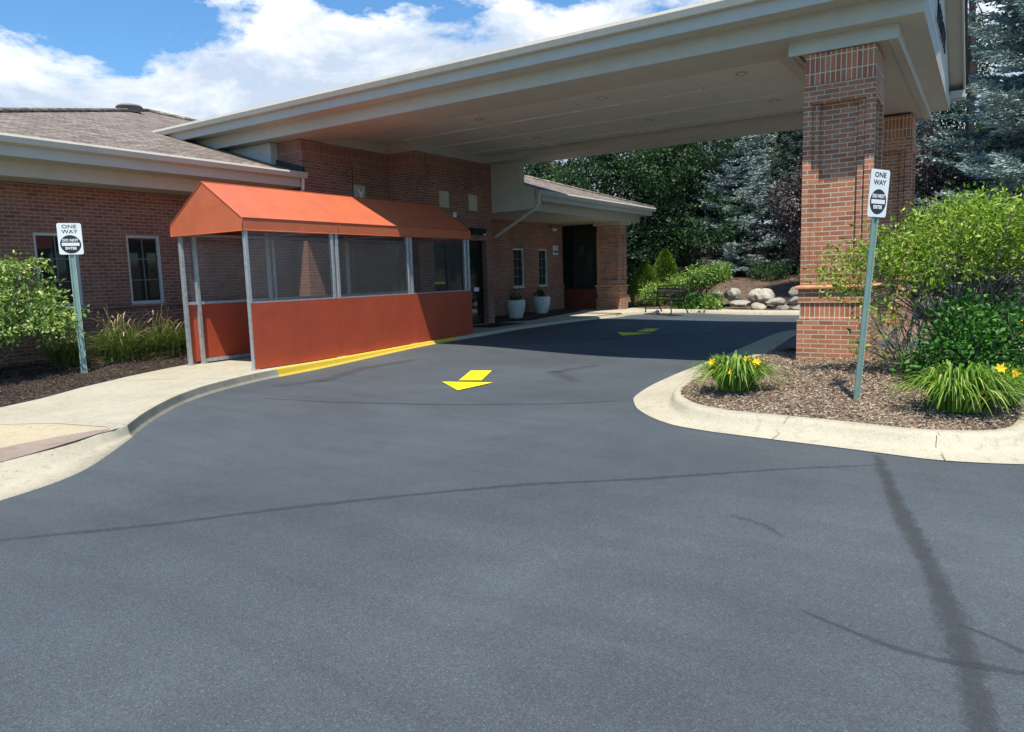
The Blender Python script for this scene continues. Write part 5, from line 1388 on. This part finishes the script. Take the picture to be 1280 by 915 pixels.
# local: x along the bench, -y is the back side
Lh = .76; D0 = .60
def bparts():
    for sx in (-1, 1):
        x = sx*(Lh-.03)
        mb = MB()
        mb.tube([(x,0,.0),(x,-.02,.06),(x,.0,.22),(x,-.03,.42)], [.026,.02,.018,.022], 8); mb.lathe([(0,.0),(.035,0),(.035,.015),(0,.02)], (x,.0,0), 8); mb.build('leg', M['black'], bench)
        mb = MB(); mb.tube([(x,-D0-.06,.0),(x,-D0-.02,.08),(x,-D0+.08,.25),(x,-D0+.10,.42)], [.026,.02,.018,.022], 8); mb.build('leg', M['black'], bench)
        mb = MB(); mb.tube([(x,-.02,.42),(x,-.0,.58),(x,-.06,.64),(x,-.25,.64),(x,-.5,.66)], .017, 8); mb.tube([(x,-.03,.41),(x,-D0+.10,.40)], .016, 8); mb.build('armrest', M['black'], bench)
    mb = MB()
    for k in range(7): y = -.03-k*.072; mb.box((-Lh,y-.055,.415),(Lh,y,.435))
    mb.build('seat', M['black'], bench, .004)
    mb = MB()
    def bk(x, z): return (x, -D0+.12-.16*(z-.42), z)
    mb.tube([bk(-Lh,.42),bk(-Lh,.80),bk(-Lh*.9,.86),bk(-Lh*.4,.87),bk(0,.90),bk(Lh*.4,.87),bk(Lh*.9,.86),bk(Lh,.80),bk(Lh,.42)], .02, 8)
    mb.tube([bk(-Lh,.50),bk(Lh,.50)], .016, 8); mb.tube([bk(-Lh,.78),bk(Lh,.78)], .016, 8)
    for k in range(16):
        xc = -Lh+.06+k*.0923
        for s_ in (1,-1):
            mb.tube([bk(xc-.07,.51),bk(xc-.03*s_,.60),bk(xc,.645),bk(xc+.03*s_,.69),bk(xc+.07,.775)] if s_ > 0 else [bk(xc+.07,.51),bk(xc+.03,.60),bk(xc,.645),bk(xc-.03,.69),bk(xc-.07,.775)], .014, 5)
        mb.tube([bk(xc+.04*math.cos(2*PI*q/10),.645+.045*math.sin(2*PI*q/10)) for q in range(11)], .012, 5)
    mb.build('backrest', M['black'], bench)
bparts()

# ------------------------------------------------------------------ planters, bin, mat
def planter(loc, label, seed):
    r = empty('planter', loc, label, 'planter', 'white planters by the entrance')
    mb = MB(); n = 28; prof = [(.19,0),(.225,.05),(.285,.25),(.315,.42),(.315,.52),(.295,.575),(.275,.58),(.268,.54)]
    mb.lathe(prof, (0,0,0), n); mb.lathe([(0,0),(.19,0)], (0,0,0), n)
    mb.build('pot', M['concrete_pot'], r)
    mb = MB(); mb.lathe([(0,.53),(.27,.53)], (0,0,0), n); mb.build('soil', M['soil'], r)
    rng = np.random.default_rng(seed)
    C = rng.normal(0,.09,(22,3))*np.array([1,1,.6])+np.array([0,0,.62]); C = np.r_[C, [(0,.02,.72),(.02,0,.82),(-.02,.02,.78)]]
    P = np.repeat(C, 14, 0)+rng.normal(0,.05,(len(C)*14,3)); V, F = leaf_arrays(P, rng.normal(0,1,P.shape)+np.array([0,0,.4]), rng.uniform(.05,.09,len(P)), .5)
    np_mesh('foliage', V, F, M['leaf_dark'], r)
    mb = MB()
    for k in range(9):
        c = Vector((rng.uniform(-.2,.2), rng.uniform(-.2,.2), rng.uniform(.62,.72)))
        mb.lathe([(0,-.012),(.016,0),(0,.012)], c, 6)
    mb.build('flowers', M['petal_white'], r)
planter((18.95,12.25,.262), 'off white tapered planter with small flowers, nearer of the two by the entrance door', 1)
planter((21.3,12.72,.275), 'off white tapered planter with small flowers, farther one under the second narrow window', 2)
mb = MB(); mb.prism([(17.95,.25),(18.30,.25),(18.32,.98),(18.27,1.08),(18.12,1.15),(17.98,1.08),(17.93,.98)], 12.62, 12.95, 'y'); o = mb.build('litter_bin', M['bin_blue'], None, .015)
tag(o, 'dark navy litter bin standing between the entrance pier and the white planters', 'bin')
mb = MB(); mb.lathe([(.0,1.20),(.05,1.20),(.06,1.13)], (18.12,12.78,0), 10); l_ = mb.build('lid_knob', M['bin_blue'], o)
mb = MB(); mb.box((15.9,11.05,.2265),(17.5,11.95,.239)); o = mb.build('door_mat', M['rubber_mat'], None, .004); tag(o, 'black rubber door mat on the pavement at the entrance', 'door mat')

# ------------------------------------------------------------------ sky, sun, camera
SUN = Vector((-.38,-.22,1.0)).normalized()
elev = math.asin(SUN.z); az = math.atan2(SUN.x, SUN.y)
w = bpy.data.worlds.new('World'); scn.world = w; w.use_nodes = True
nt = w.node_tree; bg = nt.nodes['Background']
sky = nt.nodes.new('ShaderNodeTexSky'); sky.sky_type = 'NISHITA'; sky.sun_disc = False
sky.sun_elevation = elev; sky.sun_rotation = az % (2*PI); sky.air_density = 1.0; sky.dust_density = .4; sky.ozone_density = 2.0
tc = nt.nodes.new('ShaderNodeTexCoord')
sep = nt.nodes.new('ShaderNodeSeparateXYZ'); nt.links.new(tc.outputs['Generated'], sep.inputs[0])
def mth(op, a, b=None, c=None, clamp=False):
    n = nt.nodes.new('ShaderNodeMath'); n.operation = op; n.use_clamp = clamp
    for i, v in enumerate((a, b, c)):
        if v is None: continue
        if isinstance(v, (int, float)): n.inputs[i].default_value = v
        else: nt.links.new(v, n.inputs[i])
    return n.outputs[0]
def dot(n3):
    n = nt.nodes.new('ShaderNodeVectorMath'); n.operation = 'DOT_PRODUCT'; nt.links.new(tc.outputs['Generated'], n.inputs[0]); n.inputs[1].default_value = n3
    return n.outputs['Value']
mp = nt.nodes.new('ShaderNodeMapping'); mp.inputs['Scale'].default_value = (1,1,2.1); mp.inputs['Location'].default_value = (.35,.1,.0); nt.links.new(tc.outputs['Generated'], mp.inputs[0])
n1 = noise(nt, 5.2, mp.outputs[0], 12, .60, .15)
n2 = noise(nt, 16, mp.outputs[0], 8, .6)
dens = mth('ADD', n1.outputs['Fac'], mth('MULTIPLY', mth('SUBTRACT', n2.outputs['Fac'], .5), .30))
# cumulus bank: low in the sky; open blue above it on the left
a_ = Vector((.49,1.16,.325)).normalized(); b_ = Vector((.84,.64,.375)).normalized()
pn = a_.cross(b_).normalized(); pn = -pn if pn.z < 0 else pn
above = dot(tuple(pn))                     # > 0 above the bank's upper edge
bank = mth('MULTIPLY', mth('SMOOTH_MIN', mth('MULTIPLY', above, -3.0), .17, .05), 1.0)
bank = mth('MAXIMUM', bank, -.34)
dens = mth('ADD', dens, bank)
cov = ramp(nt, dens, [(.475,(0,0,0)),(.505,(.35,.35,.35)),(.56,(.85,.85,.85)),(.64,(1,1,1))])
n3 = noise(nt, 5.0, mp.outputs[0], 9, .62, .3)
shade_in = mth('ADD', n3.outputs['Fac'], mth('MULTIPLY', above, 1.8))
cl = ramp(nt, shade_in, [(.36,(4.6,5.4,6.6)),(.46,(6.6,7.1,7.8)),(.55,(9.3,9.3,9.2))])
skc = mixc(nt, 1.0, sky.outputs[0], (.74,1.14,1.38), 'MULTIPLY')
mix = mixc(nt, cov.outputs[0], skc, cl.outputs[0])
nt.links.new(mix, bg.inputs['Color']); bg.inputs['Strength'].default_value = .095

ld = bpy.data.lights.new('sun', 'SUN'); ld.energy = 4.4; ld.angle = rad(.53); ld.color = (1,.94,.82)
lo = bpy.data.objects.new('sun', ld); COL.objects.link(lo)
lo.rotation_euler = SUN.to_track_quat('Z','Y').to_euler(); lo.location = (-5,-5,20)

cam = bpy.data.cameras.new('camera'); co = bpy.data.objects.new('camera', cam); COL.objects.link(co)
yaw, pit, rol = rad(33.29), rad(-7.146), rad(-1.685)
fwd = Vector((math.cos(yaw)*math.cos(pit), math.sin(yaw)*math.cos(pit), math.sin(pit)))
rt = Vector((math.sin(yaw), -math.cos(yaw), 0)); up = rt.cross(fwd)
r2 = rt*math.cos(rol)+up*math.sin(rol); u2 = -rt*math.sin(rol)+up*math.cos(rol)
co.matrix_world = Matrix(((r2.x,u2.x,-fwd.x,0),(r2.y,u2.y,-fwd.y,0),(r2.z,u2.z,-fwd.z,1.6),(0,0,0,1)))
cam.sensor_width = 36; cam.lens = 905/1280*36; cam.clip_end = 2000; cam.clip_start = .05
scn.camera = co
scn.render.resolution_x = 1024; scn.render.resolution_y = 732
scn.view_settings.view_transform = 'Standard'; scn.view_settings.look = 'None'
scn.view_settings.exposure = .55; scn.view_settings.gamma = 1
scn.render.engine = 'CYCLES'
scn.cycles.transparent_max_bounces = 12; scn.cycles.max_bounces = 6
